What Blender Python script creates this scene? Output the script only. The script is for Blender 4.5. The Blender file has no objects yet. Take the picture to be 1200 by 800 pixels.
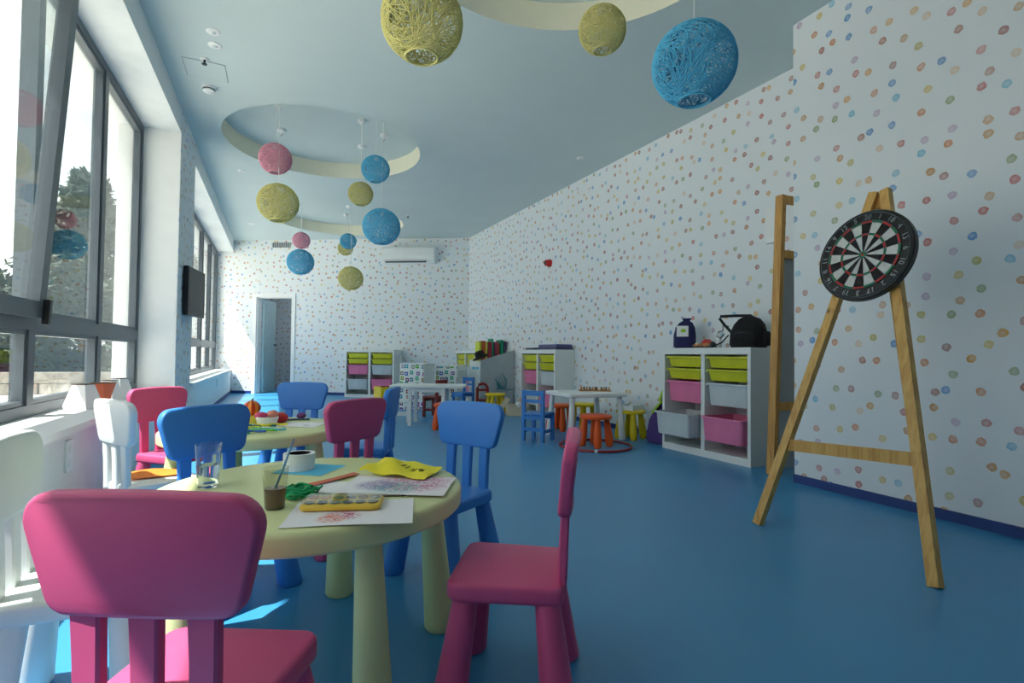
import bpy, bmesh, math, random
from mathutils import Vector, Matrix, Euler
R_ = math.radians
S = bpy.context.scene
COL = S.collection

# ------------------------------------------------------------------ camera
F_PX, PITCH, ROLL, CAM_H, YAW = 620.9, 0.0259, 0.0107, 0.858, 0.4154
def camera():
    cy, sy = math.cos(YAW), math.sin(YAW)
    fwd = Vector((sy*math.cos(PITCH), cy*math.cos(PITCH), math.sin(PITCH)))
    rt = Vector((cy, -sy, 0)); up = rt.cross(fwd)
    r2 = rt*math.cos(ROLL) + up*math.sin(ROLL)
    u2 = -rt*math.sin(ROLL) + up*math.cos(ROLL)
    cd = bpy.data.cameras.new('camera'); co = bpy.data.objects.new('camera', cd); COL.objects.link(co)
    cd.sensor_width = 36; cd.lens = F_PX*36/1200; cd.clip_start = .02; cd.clip_end = 300
    m = Matrix((r2, u2, -fwd)).transposed().to_4x4(); m.translation = (0, 0, CAM_H)
    co.matrix_world = m
    S.camera = co
camera()

# ------------------------------------------------------------------ world, sun, exposure
SUN_DIR = Vector((1, .2, -1.92)).normalized()
def world():
    w = bpy.data.worlds.new('sky'); S.world = w; w.use_nodes = True
    nt = w.node_tree; nt.nodes.clear()
    o = nt.nodes.new('ShaderNodeOutputWorld'); bg = nt.nodes.new('ShaderNodeBackground')
    sky = nt.nodes.new('ShaderNodeTexSky'); sky.sky_type = 'NISHITA'; sky.sun_disc = False
    sky.sun_elevation = R_(62); sky.sun_rotation = R_(-101); sky.air_density = 1.0; sky.dust_density = 2.0
    tc = nt.nodes.new('ShaderNodeTexCoord'); mp = nt.nodes.new('ShaderNodeMapping')
    mp.inputs['Scale'].default_value = (1.5, 1.5, 4)
    nz = nt.nodes.new('ShaderNodeTexNoise'); nz.inputs['Scale'].default_value = 1.6; nz.inputs['Detail'].default_value = 7
    rp = nt.nodes.new('ShaderNodeValToRGB'); rp.color_ramp.elements[0].position = .35; rp.color_ramp.elements[1].position = .62
    mx = nt.nodes.new('ShaderNodeMixRGB'); mx.inputs[2].default_value = (7.9, 7.75, 7.35, 1)
    ml = nt.nodes.new('ShaderNodeMath'); ml.operation = 'MULTIPLY_ADD'; ml.inputs[1].default_value = .3; ml.inputs[2].default_value = .66
    L = nt.links.new
    L(tc.outputs['Generated'], mp.inputs[0]); L(mp.outputs[0], nz.inputs['Vector']); L(nz.outputs[0], rp.inputs[0])
    L(rp.outputs[0], ml.inputs[0]); L(ml.outputs[0], mx.inputs[0]); L(sky.outputs[0], mx.inputs[1]); L(mx.outputs[0], bg.inputs[0]); L(bg.outputs[0], o.inputs[0])
    bg.inputs[1].default_value = .36
    sd = bpy.data.lights.new('sun', 'SUN'); sd.energy = 18; sd.angle = R_(.7); sd.color = (1, .95, .87)
    so = bpy.data.objects.new('sun', sd); COL.objects.link(so)
    so.rotation_euler = SUN_DIR.to_track_quat('-Z', 'Y').to_euler(); so.location = (-8, 0, 14)
    for (y0, y1) in ((.15, 5.9), (6.95, 12.6)):     # sampling portals in the two window openings
        ld = bpy.data.lights.new('window_portal', 'AREA'); ld.shape = 'RECTANGLE'; ld.size = 2.44; ld.size_y = y1-y0
        ld.cycles.is_portal = True
        lo = bpy.data.objects.new('window_portal', ld); COL.objects.link(lo)
        lo.location = (-1.42, (y0+y1)/2, 1.75); lo.rotation_euler = (0, R_(-90), 0)
world()
vs = S.view_settings
vs.view_transform = 'Standard'; vs.look = 'None'; vs.gamma = 1; vs.use_curve_mapping = False
vs.exposure = -.4
S.cycles.use_denoising = True
S.cycles.max_bounces = 12; S.cycles.diffuse_bounces = 6; S.cycles.transparent_max_bounces = 24
S.cycles.sample_clamp_indirect = 6

# ------------------------------------------------------------------ materials
def lin(r, g, b):
    f = lambda c: (c/255/12.92) if c/255 <= .04045 else ((c/255+.055)/1.055)**2.4
    return (f(r), f(g), f(b), 1)
MATS = {}
def mat(name, rgb, rough=.5, spec=.5, var=.06, vs_=8, bump=0, bs=60, metal=0, stretch=(1, 1, 1), coat=0, trans=0):
    if name in MATS: return MATS[name]
    m = bpy.data.materials.new(name); m.use_nodes = True; nt = m.node_tree; L = nt.links.new
    b = nt.nodes['Principled BSDF']
    b.inputs['Roughness'].default_value = rough; b.inputs['Specular IOR Level'].default_value = spec; b.inputs['Metallic'].default_value = metal
    if coat: b.inputs['Coat Weight'].default_value = coat
    if trans: b.inputs['Subsurface Weight'].default_value = trans
    tc = nt.nodes.new('ShaderNodeTexCoord'); mp = nt.nodes.new('ShaderNodeMapping'); mp.inputs['Scale'].default_value = stretch
    L(tc.outputs['Object'], mp.inputs[0])
    n = nt.nodes.new('ShaderNodeTexNoise'); n.inputs['Scale'].default_value = vs_; n.inputs['Detail'].default_value = 4
    L(mp.outputs[0], n.inputs['Vector'])
    rp = nt.nodes.new('ShaderNodeValToRGB'); c = lin(*rgb)
    rp.color_ramp.elements[0].color = tuple(v*(1-var) for v in c[:3])+(1,); rp.color_ramp.elements[1].color = tuple(min(1, v*(1+var)) for v in c[:3])+(1,)
    rp.color_ramp.elements[0].position = .3; rp.color_ramp.elements[1].position = .7
    L(n.outputs[0], rp.inputs[0]); L(rp.outputs[0], b.inputs['Base Color'])
    if bump:
        n2 = nt.nodes.new('ShaderNodeTexNoise'); n2.inputs['Scale'].default_value = bs; L(mp.outputs[0], n2.inputs['Vector'])
        bp = nt.nodes.new('ShaderNodeBump'); bp.inputs['Strength'].default_value = bump; bp.inputs['Distance'].default_value = .01
        L(n2.outputs[0], bp.inputs['Height']); L(bp.outputs[0], b.inputs['Normal'])
    MATS[name] = m; return m

def wallpaper():
    m = bpy.data.materials.new('dotted_wallpaper'); m.use_nodes = True; nt = m.node_tree; L = nt.links.new; N = nt.nodes.new
    b = nt.nodes['Principled BSDF']; b.inputs['Roughness'].default_value = .75; b.inputs['Specular IOR Level'].default_value = .2
    tc = N('ShaderNodeTexCoord'); sx = N('ShaderNodeSeparateXYZ'); cb = N('ShaderNodeCombineXYZ')
    L(tc.outputs['Object'], sx.inputs[0]); L(sx.outputs[0], cb.inputs[0]); L(sx.outputs[2], cb.inputs[1])
    nz = N('ShaderNodeTexNoise'); nz.noise_dimensions = '2D'; nz.inputs['Scale'].default_value = 45; nz.inputs['Detail'].default_value = 2
    L(cb.outputs[0], nz.inputs['Vector'])
    va = N('ShaderNodeVectorMath'); va.operation = 'MULTIPLY_ADD'; va.inputs[1].default_value = (.012, .012, 0); 
    L(nz.outputs['Color'], va.inputs[0]); L(cb.outputs[0], va.inputs[2])
    vo = N('ShaderNodeTexVoronoi'); vo.voronoi_dimensions = '2D'; vo.inputs['Scale'].default_value = 7.7; vo.inputs['Randomness'].default_value = .72
    L(va.outputs[0], vo.inputs['Vector'])
    mr = N('ShaderNodeMapRange'); mr.interpolation_type = 'SMOOTHSTEP'
    mr.inputs['From Min'].default_value = .178; mr.inputs['From Max'].default_value = .15; mr.inputs['To Min'].default_value = 0; mr.inputs['To Max'].default_value = 1
    L(vo.outputs['Distance'], mr.inputs['Value'])
    sc = N('ShaderNodeSeparateColor'); L(vo.outputs['Color'], sc.inputs[0])
    rp = N('ShaderNodeValToRGB'); rp.color_ramp.interpolation = 'CONSTANT'
    cols = [(216, 158, 44), (40, 134, 200), (156, 76, 66), (190, 178, 66), (112, 186, 212), (206, 126, 54), (140, 160, 100), (190, 165, 195), (190, 92, 86), (222, 196, 170), (214, 186, 54), (196, 140, 60), (168, 90, 60)]
    e = rp.color_ramp.elements; e[0].position = 0; e[0].color = lin(*cols[0]); e[1].position = 1/len(cols); e[1].color = lin(*cols[1])
    for i in range(2, len(cols)):
        q = e.new(i/len(cols)); q.color = lin(*cols[i])
    L(sc.outputs[0], rp.inputs[0])
    # watercolour: fainter centre, darker rim, blotches
    ri = N('ShaderNodeMapRange'); ri.inputs['From Min'].default_value = .03; ri.inputs['From Max'].default_value = .17; ri.inputs['To Min'].default_value = .62; ri.inputs['To Max'].default_value = 1
    L(vo.outputs['Distance'], ri.inputs['Value'])
    al = N('ShaderNodeMapRange'); al.inputs['To Min'].default_value = .72; al.inputs['To Max'].default_value = 1.0; L(sc.outputs[1], al.inputs['Value'])
    n2 = N('ShaderNodeTexNoise'); n2.noise_dimensions = '2D'; n2.inputs['Scale'].default_value = 30; L(cb.outputs[0], n2.inputs['Vector'])
    bl = N('ShaderNodeMapRange'); bl.inputs['From Min'].default_value = .3; bl.inputs['From Max'].default_value = .65; bl.inputs['To Min'].default_value = .8; bl.inputs['To Max'].default_value = 1; L(n2.outputs[0], bl.inputs['Value'])
    def mul(a, c):
        x = N('ShaderNodeMath'); x.operation = 'MULTIPLY'; L(a, x.inputs[0]); L(c, x.inputs[1]); return x.outputs[0]
    fac = mul(mul(mr.outputs[0], ri.outputs[0]), mul(al.outputs[0], bl.outputs[0]))
    mx = N('ShaderNodeMixRGB'); mx.inputs[1].default_value = lin(226, 232, 236)
    L(fac, mx.inputs[0]); L(rp.outputs[0], mx.inputs[2]); L(mx.outputs[0], b.inputs['Base Color'])
    return m
PAPER = wallpaper()

def glassmat(name, tint=(1, 1, 1), ior=1.5, boost=1.0):
    m = bpy.data.materials.new(name); m.use_nodes = True; nt = m.node_tree; nt.nodes.clear(); L = nt.links.new; N = nt.nodes.new
    o = N('ShaderNodeOutputMaterial'); mx = N('ShaderNodeMixShader'); t = N('ShaderNodeBsdfTransparent'); g = N('ShaderNodeBsdfGlossy')
    t.inputs[0].default_value = (*tint, 1); g.inputs['Roughness'].default_value = 0.005
    fr = N('ShaderNodeFresnel'); ge = N('ShaderNodeNewGeometry')   # thin sheet: same reflectance on both faces
    mi = N('ShaderNodeMapRange'); mi.inputs['To Min'].default_value = ior; mi.inputs['To Max'].default_value = 1/ior
    L(ge.outputs['Backfacing'], mi.inputs['Value']); L(mi.outputs[0], fr.inputs[0])
    L(fr.outputs[0], mx.inputs[0]); L(t.outputs[0], mx.inputs[1]); L(g.outputs[0], mx.inputs[2]); L(mx.outputs[0], o.inputs[0])
    return m
GLASS = glassmat('window_glass', (.93, .96, .96))
def refract(name, col, ior):
    m = bpy.data.materials.new(name); m.use_nodes = True; b = m.node_tree.nodes['Principled BSDF']
    b.inputs['Base Color'].default_value = (*col, 1); b.inputs['Transmission Weight'].default_value = 1; b.inputs['Roughness'].default_value = .01; b.inputs['IOR'].default_value = ior
    return m
CLEAR = refract('clear_glass', (.97, .99, .99), 1.45); WATER = refract('clear_water', (.9, .96, .97), 1.33)
PLASTIC_CLEAR = glassmat('clear_plastic', (.9, .9, .86), 1.35)

def woodmat(name, rgb, dark):
    m = bpy.data.materials.new(name); m.use_nodes = True; nt = m.node_tree; L = nt.links.new; N = nt.nodes.new
    b = nt.nodes['Principled BSDF']; b.inputs['Roughness'].default_value = .5
    tc = N('ShaderNodeTexCoord'); mp = N('ShaderNodeMapping'); mp.inputs['Scale'].default_value = (30, 30, 2.2)
    L(tc.outputs['Object'], mp.inputs[0])
    n = N('ShaderNodeTexNoise'); n.inputs['Scale'].default_value = 1.5; n.inputs['Detail'].default_value = 5; n.inputs['Distortion'].default_value = .8
    L(mp.outputs[0], n.inputs['Vector'])
    rp = N('ShaderNodeValToRGB'); rp.color_ramp.elements[0].color = lin(*dark); rp.color_ramp.elements[1].color = lin(*rgb)
    rp.color_ramp.elements[0].position = .3; rp.color_ramp.elements[1].position = .6
    L(n.outputs[0], rp.inputs[0])
    vo = N('ShaderNodeTexVoronoi'); vo.inputs['Scale'].default_value = 5
    L(tc.outputs['Object'], vo.inputs['Vector'])
    kr = N('ShaderNodeMapRange'); kr.inputs['From Min'].default_value = .05; kr.inputs['From Max'].default_value = .09; kr.inputs['To Min'].default_value = .75; kr.inputs['To Max'].default_value = 0
    L(vo.outputs['Distance'], kr.inputs['Value'])
    mx = N('ShaderNodeMixRGB'); mx.inputs[2].default_value = lin(90, 55, 30)
    L(kr.outputs[0], mx.inputs[0]); L(rp.outputs[0], mx.inputs[1]); L(mx.outputs[0], b.inputs['Base Color'])
    return m
PINE = woodmat('pine_wood', (214, 172, 98), (188, 138, 66))
PINE2 = woodmat('pine_wood_aged', (208, 160, 88), (178, 124, 60))

def drawing(name, cols, cx, cy, rad, seed):
    """white paper with loose felt-pen scribbles (flat print)"""
    m = bpy.data.materials.new(name); m.use_nodes = True; nt = m.node_tree; L = nt.links.new; N = nt.nodes.new
    b = nt.nodes['Principled BSDF']; b.inputs['Roughness'].default_value = .8
    tc = N('ShaderNodeTexCoord'); prev = None
    base = (0.83, 0.83, .85, 1)
    for i, c in enumerate(cols):
        mp = N('ShaderNodeMapping'); mp.inputs['Location'].default_value = (seed+i*3.1, seed*.7-i*2.3, 0); mp.inputs['Scale'].default_value = (1, 2.2, 1)
        L(tc.outputs['Object'], mp.inputs[0])
        nz = N('ShaderNodeTexNoise'); nz.inputs['Scale'].default_value = 22+8*i; nz.inputs['Detail'].default_value = 3; nz.inputs['Distortion'].default_value = 3
        L(mp.outputs[0], nz.inputs['Vector'])
        su = N('ShaderNodeMath'); su.operation = 'SUBTRACT'; su.inputs[1].default_value = .5; L(nz.outputs[0], su.inputs[0])
        ab = N('ShaderNodeMath'); ab.operation = 'ABSOLUTE'; L(su.outputs[0], ab.inputs[0])
        mr = N('ShaderNodeMapRange'); mr.inputs['From Min'].default_value = .02; mr.inputs['From Max'].default_value = .085; mr.inputs['To Min'].default_value = 1; mr.inputs['To Max'].default_value = 0
        L(ab.outputs[0], mr.inputs['Value'])
        ds = N('ShaderNodeVectorMath'); ds.operation = 'DISTANCE'; ds.inputs[1].default_value = (cx[i], cy[i], 0); L(tc.outputs['Object'], ds.inputs[0])
        rr = N('ShaderNodeMapRange'); rr.inputs['From Min'].default_value = rad[i]; rr.inputs['From Max'].default_value = rad[i]*.55; rr.inputs['To Min'].default_value = 0; rr.inputs['To Max'].default_value = 1
        L(ds.outputs['Value'], rr.inputs['Value'])
        ml = N('ShaderNodeMath'); ml.operation = 'MULTIPLY'; L(mr.outputs[0], ml.inputs[0]); L(rr.outputs[0], ml.inputs[1])
        mx = N('ShaderNodeMixRGB'); L(ml.outputs[0], mx.inputs[0]); mx.inputs[2].default_value = lin(*c)
        if prev: L(prev, mx.inputs[1])
        else: mx.inputs[1].default_value = base
        prev = mx.outputs[0]
    L(prev, b.inputs['Base Color'])
    return m

def printed_box():
    m = bpy.data.materials.new('printed_fabric'); m.use_nodes = True; nt = m.node_tree; L = nt.links.new; N = nt.nodes.new
    b = nt.nodes['Principled BSDF']; b.inputs['Roughness'].default_value = .8
    tc = N('ShaderNodeTexCoord'); sx = N('ShaderNodeSeparateXYZ'); L(tc.outputs['Object'], sx.inputs[0])
    cb = N('ShaderNodeCombineXYZ'); L(sx.outputs[0], cb.inputs[0]); L(sx.outputs[2], cb.inputs[1])
    vo = N('ShaderNodeTexVoronoi'); vo.voronoi_dimensions = '2D'; vo.distance = 'CHEBYCHEV'; vo.inputs['Scale'].default_value = 11; vo.inputs['Randomness'].default_value = .45
    L(cb.outputs[0], vo.inputs['Vector'])
    su = N('ShaderNodeMath'); su.operation = 'SUBTRACT'; su.inputs[1].default_value = .21; L(vo.outputs['Distance'], su.inputs[0])
    ab = N('ShaderNodeMath'); ab.operation = 'ABSOLUTE'; L(su.outputs[0], ab.inputs[0])
    lt = N('ShaderNodeMath'); lt.operation = 'LESS_THAN'; lt.inputs[1].default_value = .1; L(ab.outputs[0], lt.inputs[0])
    gn = N('ShaderNodeSeparateXYZ'); L(tc.outputs['Normal'], gn.inputs[0])
    fr = N('ShaderNodeMath'); fr.operation = 'LESS_THAN'; fr.inputs[1].default_value = -.7; L(gn.outputs[1], fr.inputs[0])
    ml = N('ShaderNodeMath'); ml.operation = 'MULTIPLY'; L(lt.outputs[0], ml.inputs[0]); L(fr.outputs[0], ml.inputs[1])
    hs = N('ShaderNodeHueSaturation'); hs.inputs['Saturation'].default_value = 1.3; hs.inputs['Value'].default_value = .45; L(vo.outputs['Color'], hs.inputs['Color'])
    mx = N('ShaderNodeMixRGB'); mx.inputs[1].default_value = lin(228, 234, 232); L(ml.outputs[0], mx.inputs[0]); L(hs.outputs[0], mx.inputs[2]); L(mx.outputs[0], b.inputs['Base Color'])
    return m

PL = dict(rough=.42, spec=.4, var=.03, vs_=5, bump=.03, bs=300)
M = dict(
    pink=mat('pink_plastic', (208, 84, 132), **PL), blue=mat('blue_plastic', (58, 130, 210), **PL), white_p=mat('white_plastic', (232, 236, 236), **PL),
    lime=mat('lime_plastic', (218, 225, 166), **PL), orange=mat('orange_plastic', (232, 92, 30), **PL), yellow=mat('yellow_plastic', (228, 200, 30), **PL),
    ybin=mat('lime_yellow_bin', (205, 208, 40), rough=.4), pbin=mat('pink_bin', (232, 128, 170), rough=.4), wbin=mat('translucent_white_bin', (205, 214, 216), rough=.35),
    white=mat('white_paint', (234, 237, 238), rough=.6, var=.02), shelf=mat('white_laminate', (226, 232, 230), rough=.4, var=.02),
    ceil=mat('pale_blue_ceiling', (200, 214, 215), rough=.9, var=.02, vs_=2), cream=mat('cream_recess', (236, 234, 214), rough=.9, var=.02),
    plaster=mat('white_plaster', (226, 231, 233), rough=.85, var=.03, bump=.05, bs=80),
    alu=mat('grey_window_frame', (86, 96, 104), rough=.4, var=.05, metal=.2), base=mat('navy_baseboard', (42, 66, 128), rough=.5),
    black=mat('black_plastic', (18, 19, 21), rough=.4), dark=mat('dark_grey', (52, 56, 60), rough=.5), screen=mat('tv_screen', (10, 12, 14), rough=.3, spec=.15),
    grey=mat('grey_panel', (170, 180, 184), rough=.6), red=mat('red_plastic', (196, 28, 32), rough=.4), redwood=mat('dark_red_wood', (128, 30, 28), rough=.5),
    bluewood=mat('blue_painted_wood', (52, 126, 200), rough=.5), teal=mat('teal_print', (38, 130, 140), rough=.7), navy=mat('navy_cloth', (40, 42, 92), rough=.85, bump=.3, bs=120),
    blackcloth=mat('black_cloth', (20, 21, 24), rough=.85, bump=.3, bs=120), green=mat('green_yarn', (20, 160, 100), rough=.8), lgreen=mat('lime_cloth', (160, 205, 60), rough=.8),
    metal=mat('steel', (170, 172, 175), rough=.3, metal=1), purple=mat('purple_cloth', (80, 62, 128), rough=.85), cardboard=mat('cream_cardboard', (222, 208, 180), rough=.8),
    hoop=mat('dark_red_hoop', (150, 30, 36), rough=.35), paper=mat('white_paper', (240, 240, 240), rough=.8, var=.01), skypaper=mat('sky_blue_paper', (90, 190, 225), rough=.8),
    terra=mat('terracotta_paper', (205, 110, 80), rough=.8), ylpaper=mat('yellow_paper', (240, 225, 50), rough=.8), tan=mat('orange_tan_paper', (232, 130, 40), rough=.7),
    l_olive=mat('olive_string', (214, 208, 138), rough=.9), l_blue=mat('blue_string', (92, 186, 224), rough=.9), l_pink=mat('pink_string', (222, 158, 180), rough=.9),
    stone=mat('outdoor_stone', (150, 146, 138), rough=.9, var=.35, vs_=6), paving=mat('outdoor_paving', (214, 208, 196), rough=.9, var=.1), leaf=mat('pine_foliage', (30, 52, 30), rough=.7, var=.3), leaf2=mat('shrub_foliage', (44, 66, 42), rough=.7, var=.3), bark=mat('bark', (92, 76, 60), rough=.9, var=.3, bump=.5, bs=30),
    tiles=mat('grey_blue_tile', (150, 165, 172), rough=.3), doorleaf=mat('pale_teal_door', (176, 206, 214), rough=.5), wood=mat('toy_wood', (176, 120, 70), rough=.6, var=.2),
    muddy=mat('muddy_paint_water', (132, 108, 92), rough=.15), gold=mat('palette_yellow', (236, 200, 70), rough=.4), cloudgrey=mat('roller_shutter', (140, 150, 156), rough=.5))
def floormat():
    m = mat('blue_vinyl_floor', (60, 142, 192), rough=.33, spec=.45, var=.05, vs_=1.4, bump=.02, bs=9)
    return m
M['floor'] = floormat()

# ------------------------------------------------------------------ mesh builder
class MB:
    def __init__(s): s.v = []; s.f = []; s.mi = []; s.cur = 0
    def add(s, vs, fs):
        o = len(s.v); s.v += [tuple(v) for v in vs]; s.f += [tuple(i+o for i in f) for f in fs]; s.mi += [s.cur]*len(fs); return s
    def box(s, c, d, rz=0, rot=None):
        m = rot if rot is not None else Matrix.Rotation(rz, 3, 'Z')
        vs = [Vector(c)+m @ Vector((x*d[0]/2, y*d[1]/2, z*d[2]/2)) for z in (-1, 1) for y in (-1, 1) for x in (-1, 1)]
        return s.add(vs, [(0, 2, 3, 1), (4, 5, 7, 6), (0, 1, 5, 4), (2, 6, 7, 3), (0, 4, 6, 2), (1, 3, 7, 5)])
    def span(s, a, b): return s.box([(p+q)/2 for p, q in zip(a, b)], [abs(q-p) for p, q in zip(a, b)])
    def bar(s, a, b, w, t, up=(0, 0, 1)):
        a, b = Vector(a), Vector(b); z = (b-a).normalized(); x = Vector(up).cross(z)
        if x.length < 1e-4: x = Vector((1, 0, 0)).cross(z)
        x.normalize(); y = z.cross(x); m = Matrix((x, y, z)).transposed()
        return s.box((a+b)/2, (w, t, (b-a).length), rot=m)
    def rings(s, rs, caps=True, closed=False):
        n = len(rs[0]); o = len(s.v)
        for r in rs: s.v += [tuple(p) for p in r]
        F = []
        K = len(rs)
        for k in range(K if closed else K-1):
            k2 = (k+1) % K
            for i in range(n):
                j = (i+1) % n; F.append((o+k*n+i, o+k*n+j, o+k2*n+j, o+k2*n+i))
        if caps and not closed:
            F.append(tuple(o+i for i in reversed(range(n)))); F.append(tuple(o+(K-1)*n+i for i in range(n)))
        s.f += F; s.mi += [s.cur]*len(F); return s
    def lathe(s, prof, n=24, c=(0, 0, 0), axis=None, caps=True):
        m = Matrix.Identity(3) if axis is None else Vector(axis).to_track_quat('Z', 'Y').to_matrix()
        return s.rings([[Vector(c)+m @ Vector((r*math.cos(2*math.pi*i/n), r*math.sin(2*math.pi*i/n), z)) for i in range(n)] for r, z in prof], caps)
    def cone(s, a, b, r0, r1, n=16):
        a, b = Vector(a), Vector(b); return s.lathe([(r0, 0), (r1, (b-a).length)], n, a, (b-a))
    def sphere(s, c, r, n=14, sc=(1, 1, 1)):
        k = n//2
        return s.rings([[(c[0]+sc[0]*r*math.sin(math.pi*j/k)*math.cos(2*math.pi*i/n), c[1]+sc[1]*r*math.sin(math.pi*j/k)*math.sin(2*math.pi*i/n), c[2]-sc[2]*r*math.cos(math.pi*j/k)) for i in range(n)] for j in [.03]+list(range(1, k))+[k-.03]])
    def tube(s, path, r, n=8, closed=False):
        P = [Vector(p) for p in path]; rs = []; K = len(P)
        for i, p in enumerate(P):
            t = (P[(i+1) % K]-P[i-1]) if closed else (P[min(i+1, K-1)]-P[max(i-1, 0)])
            t.normalize(); u = Vector((0, 0, 1)) if abs(t.z) < .9 else Vector((1, 0, 0))
            x = u.cross(t).normalized(); y = t.cross(x)
            rr = r[i] if isinstance(r, (list, tuple)) else r
            rs.append([p+rr*(math.cos(2*math.pi*k/n)*x+math.sin(2*math.pi*k/n)*y) for k in range(n)])
        return s.rings(rs, True, closed)
    def rprism(s, poly, z0, z1, r, seg=3, fn=None):
        """prism of a convex outline with rounded top and bottom edges; fn maps local (x,y,z)"""
        n = len(poly); P = [Vector((p[0], p[1])) for p in poly]; nr = []
        for i in range(n):
            e1 = (P[i]-P[i-1]); e2 = (P[(i+1) % n]-P[i]); a = Vector((e1.y, -e1.x)); b = Vector((e2.y, -e2.x))
            if a.length: a.normalize()
            if b.length: b.normalize()
            q = a+b; nr.append(q.normalized() if q.length else a)
        rs = []
        lv = [(r*(1-math.sin(math.pi/2*k/seg)), z0+r*(1-math.cos(math.pi/2*k/seg))) for k in range(seg+1)]
        lv += [(r*(1-math.cos(math.pi/2*k/seg)), z1-r*(1-math.sin(math.pi/2*k/seg))) for k in range(seg+1)]
        for ins, z in lv:
            ring = [(P[i].x-nr[i].x*ins, P[i].y-nr[i].y*ins, z) for i in range(n)]
            rs.append([fn(*q) if fn else q for q in ring])
        return s.rings(rs)
    def build(s, name, m, parent=None, loc=None, rot=None, smooth=False, ang=40):
        me = bpy.data.meshes.new(name); me.from_pydata(s.v, [], s.f)
        ms = m if isinstance(m, (list, tuple)) else [m]
        for q in ms: me.materials.append(q)
        if len(ms) > 1: me.polygons.foreach_set('material_index', s.mi)
        bm = bmesh.new(); bm.from_mesh(me); bmesh.ops.recalc_face_normals(bm, faces=bm.faces); bm.to_mesh(me); bm.free()
        if smooth:
            me.polygons.foreach_set('use_smooth', [True]*len(me.polygons)); me.set_sharp_from_angle(angle=R_(ang))
        o = bpy.data.objects.new(name, me); COL.objects.link(o)
        if parent: o.parent = parent
        if loc is not None: o.location = loc
        if rot is not None: o.rotation_euler = rot
        return o
def rpoly(pts, r, seg=5):
    """round the corners of a convex CCW polygon; r one number or one per corner"""
    out = []; n = len(pts)
    for i in range(n):
        p = Vector(pts[i]); a = (Vector(pts[i-1])-p); b = (Vector(pts[(i+1) % n])-p); rr = r[i] if isinstance(r, (list, tuple)) else r
        an, bn = a.normalized(), b.normalized(); th = math.acos(max(-1, min(1, an.dot(bn)))); d = rr/math.tan(th/2)
        c = p+(an+bn).normalized()*(rr/math.sin(th/2)); A = p+an*d; B = p+bn*d
        a0 = math.atan2(A.y-c.y, A.x-c.x); a1 = math.atan2(B.y-c.y, B.x-c.x)
        da = (a1-a0+math.pi) % (2*math.pi)-math.pi
        for k in range(seg+1):
            t = a0+da*k/seg; out.append((c.x+rr*math.cos(t), c.y+rr*math.sin(t)))
    return out
def rrect(w, d, r, seg=5): return rpoly([(-w/2, -d/2), (w/2, -d/2), (w/2, d/2), (-w/2, d/2)], r, seg)
def tag(o, label=None, cat=None, group=None, kind=None):
    if label: o['label'] = label
    if cat: o['category'] = cat
    if group: o['group'] = group
    if kind: o['kind'] = kind
    return o
def thing(name, label, cat, loc=(0, 0, 0), rz=0, group=None):
    o = bpy.data.objects.new(name, None); COL.objects.link(o); o.location = loc; o.rotation_euler = (0, 0, rz); o.empty_display_size = .1
    return tag(o, label, cat, group)
def struct(o): o['kind'] = 'structure'; return o
def sempty(name, loc=(0, 0, 0), rz=0):
    o = bpy.data.objects.new(name, None); COL.objects.link(o); o.location = loc; o.rotation_euler = (0, 0, rz); return struct(o)
def copy_tree(o, parent=None):
    c = o.copy(); COL.objects.link(c)
    if parent: c.parent = parent
    for ch in list(o.children): copy_tree(ch, c)
    return c
def children_all(o):
    for c in o.children:
        yield c; yield from children_all(c)
def setmat(o, m):
    """give one copied mesh its own material without copying the mesh"""
    o.material_slots[0].link = 'OBJECT'; o.material_slots[0].material = m

# ------------------------------------------------------------------ room shell
CH = 3.216           # ceiling
WX, RX = -1.237, -.902   # window plane, inner face of the window wall
OX = -1.52           # outer face
NX = 3.297           # right wall (projecting part)
NY = 2.59            # end of the projecting part
def farx(y): return 3.6587-(y-6)*math.tan(.0428)
BA = -.519           # back wall direction
BD = Vector((math.cos(BA), math.sin(BA))); B0 = Vector((0, 12.067))
def bt(x): return x/BD.x
def bpt(t, off=0):   # point on the back wall, off = into the room
    p = B0+BD*t+Vector((BD.y, -BD.x))*off; return p
# corner of back wall and right wall
tcor = 0
for _ in range(60):
    tcor = (farx((B0+BD*tcor).y))/BD.x
TL = (OX)/BD.x
def wall(name, p0, p1, z0, z1, m, th=.15, holes=None):
    p0, p1 = Vector(p0), Vector(p1); d = p1-p0; L_ = d.length
    b = MB()
    if not holes: b.span((0, 0, z0), (L_, th, z1))
    else:
        x = 0
        for (a, c, h0, h1) in holes:
            b.span((x, 0, z0), (a, th, z1)); b.span((a, 0, h1), (c, th, z1))
            if h0 > z0: b.span((a, 0, z0), (c, th, h0))
            x = c
        b.span((x, 0, z0), (L_, th, z1))
    return struct(b.build(name, m, loc=(p0.x, p0.y, 0), rot=(0, 0, math.atan2(d.y, d.x))))
struct(MB().span((OX, -3.2, -.12), (4.3, 15.5, 0)).build('floor', M['floor']))
wall('wall_right_far', (farx(10.6), 10.6), (farx(NY-.05), NY-.05), 0, CH+.25, PAPER)
wall('wall_right_near', (NX, NY), (NX, -3), 0, CH+.25, PAPER, th=.65)
wall('wall_rear', (NX+.2, -3), (OX, -3), 0, CH+.25, PAPER)
DT0, DT1, DH = bt(-.425), bt(.25), 2.02    # door opening along the back wall
pA, pB = bpt(TL), bpt(tcor+.1)
o = wall('wall_back', pA, pB, 0, CH+.25, PAPER, holes=[(DT0-TL, DT1-TL, 0, DH)])
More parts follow.
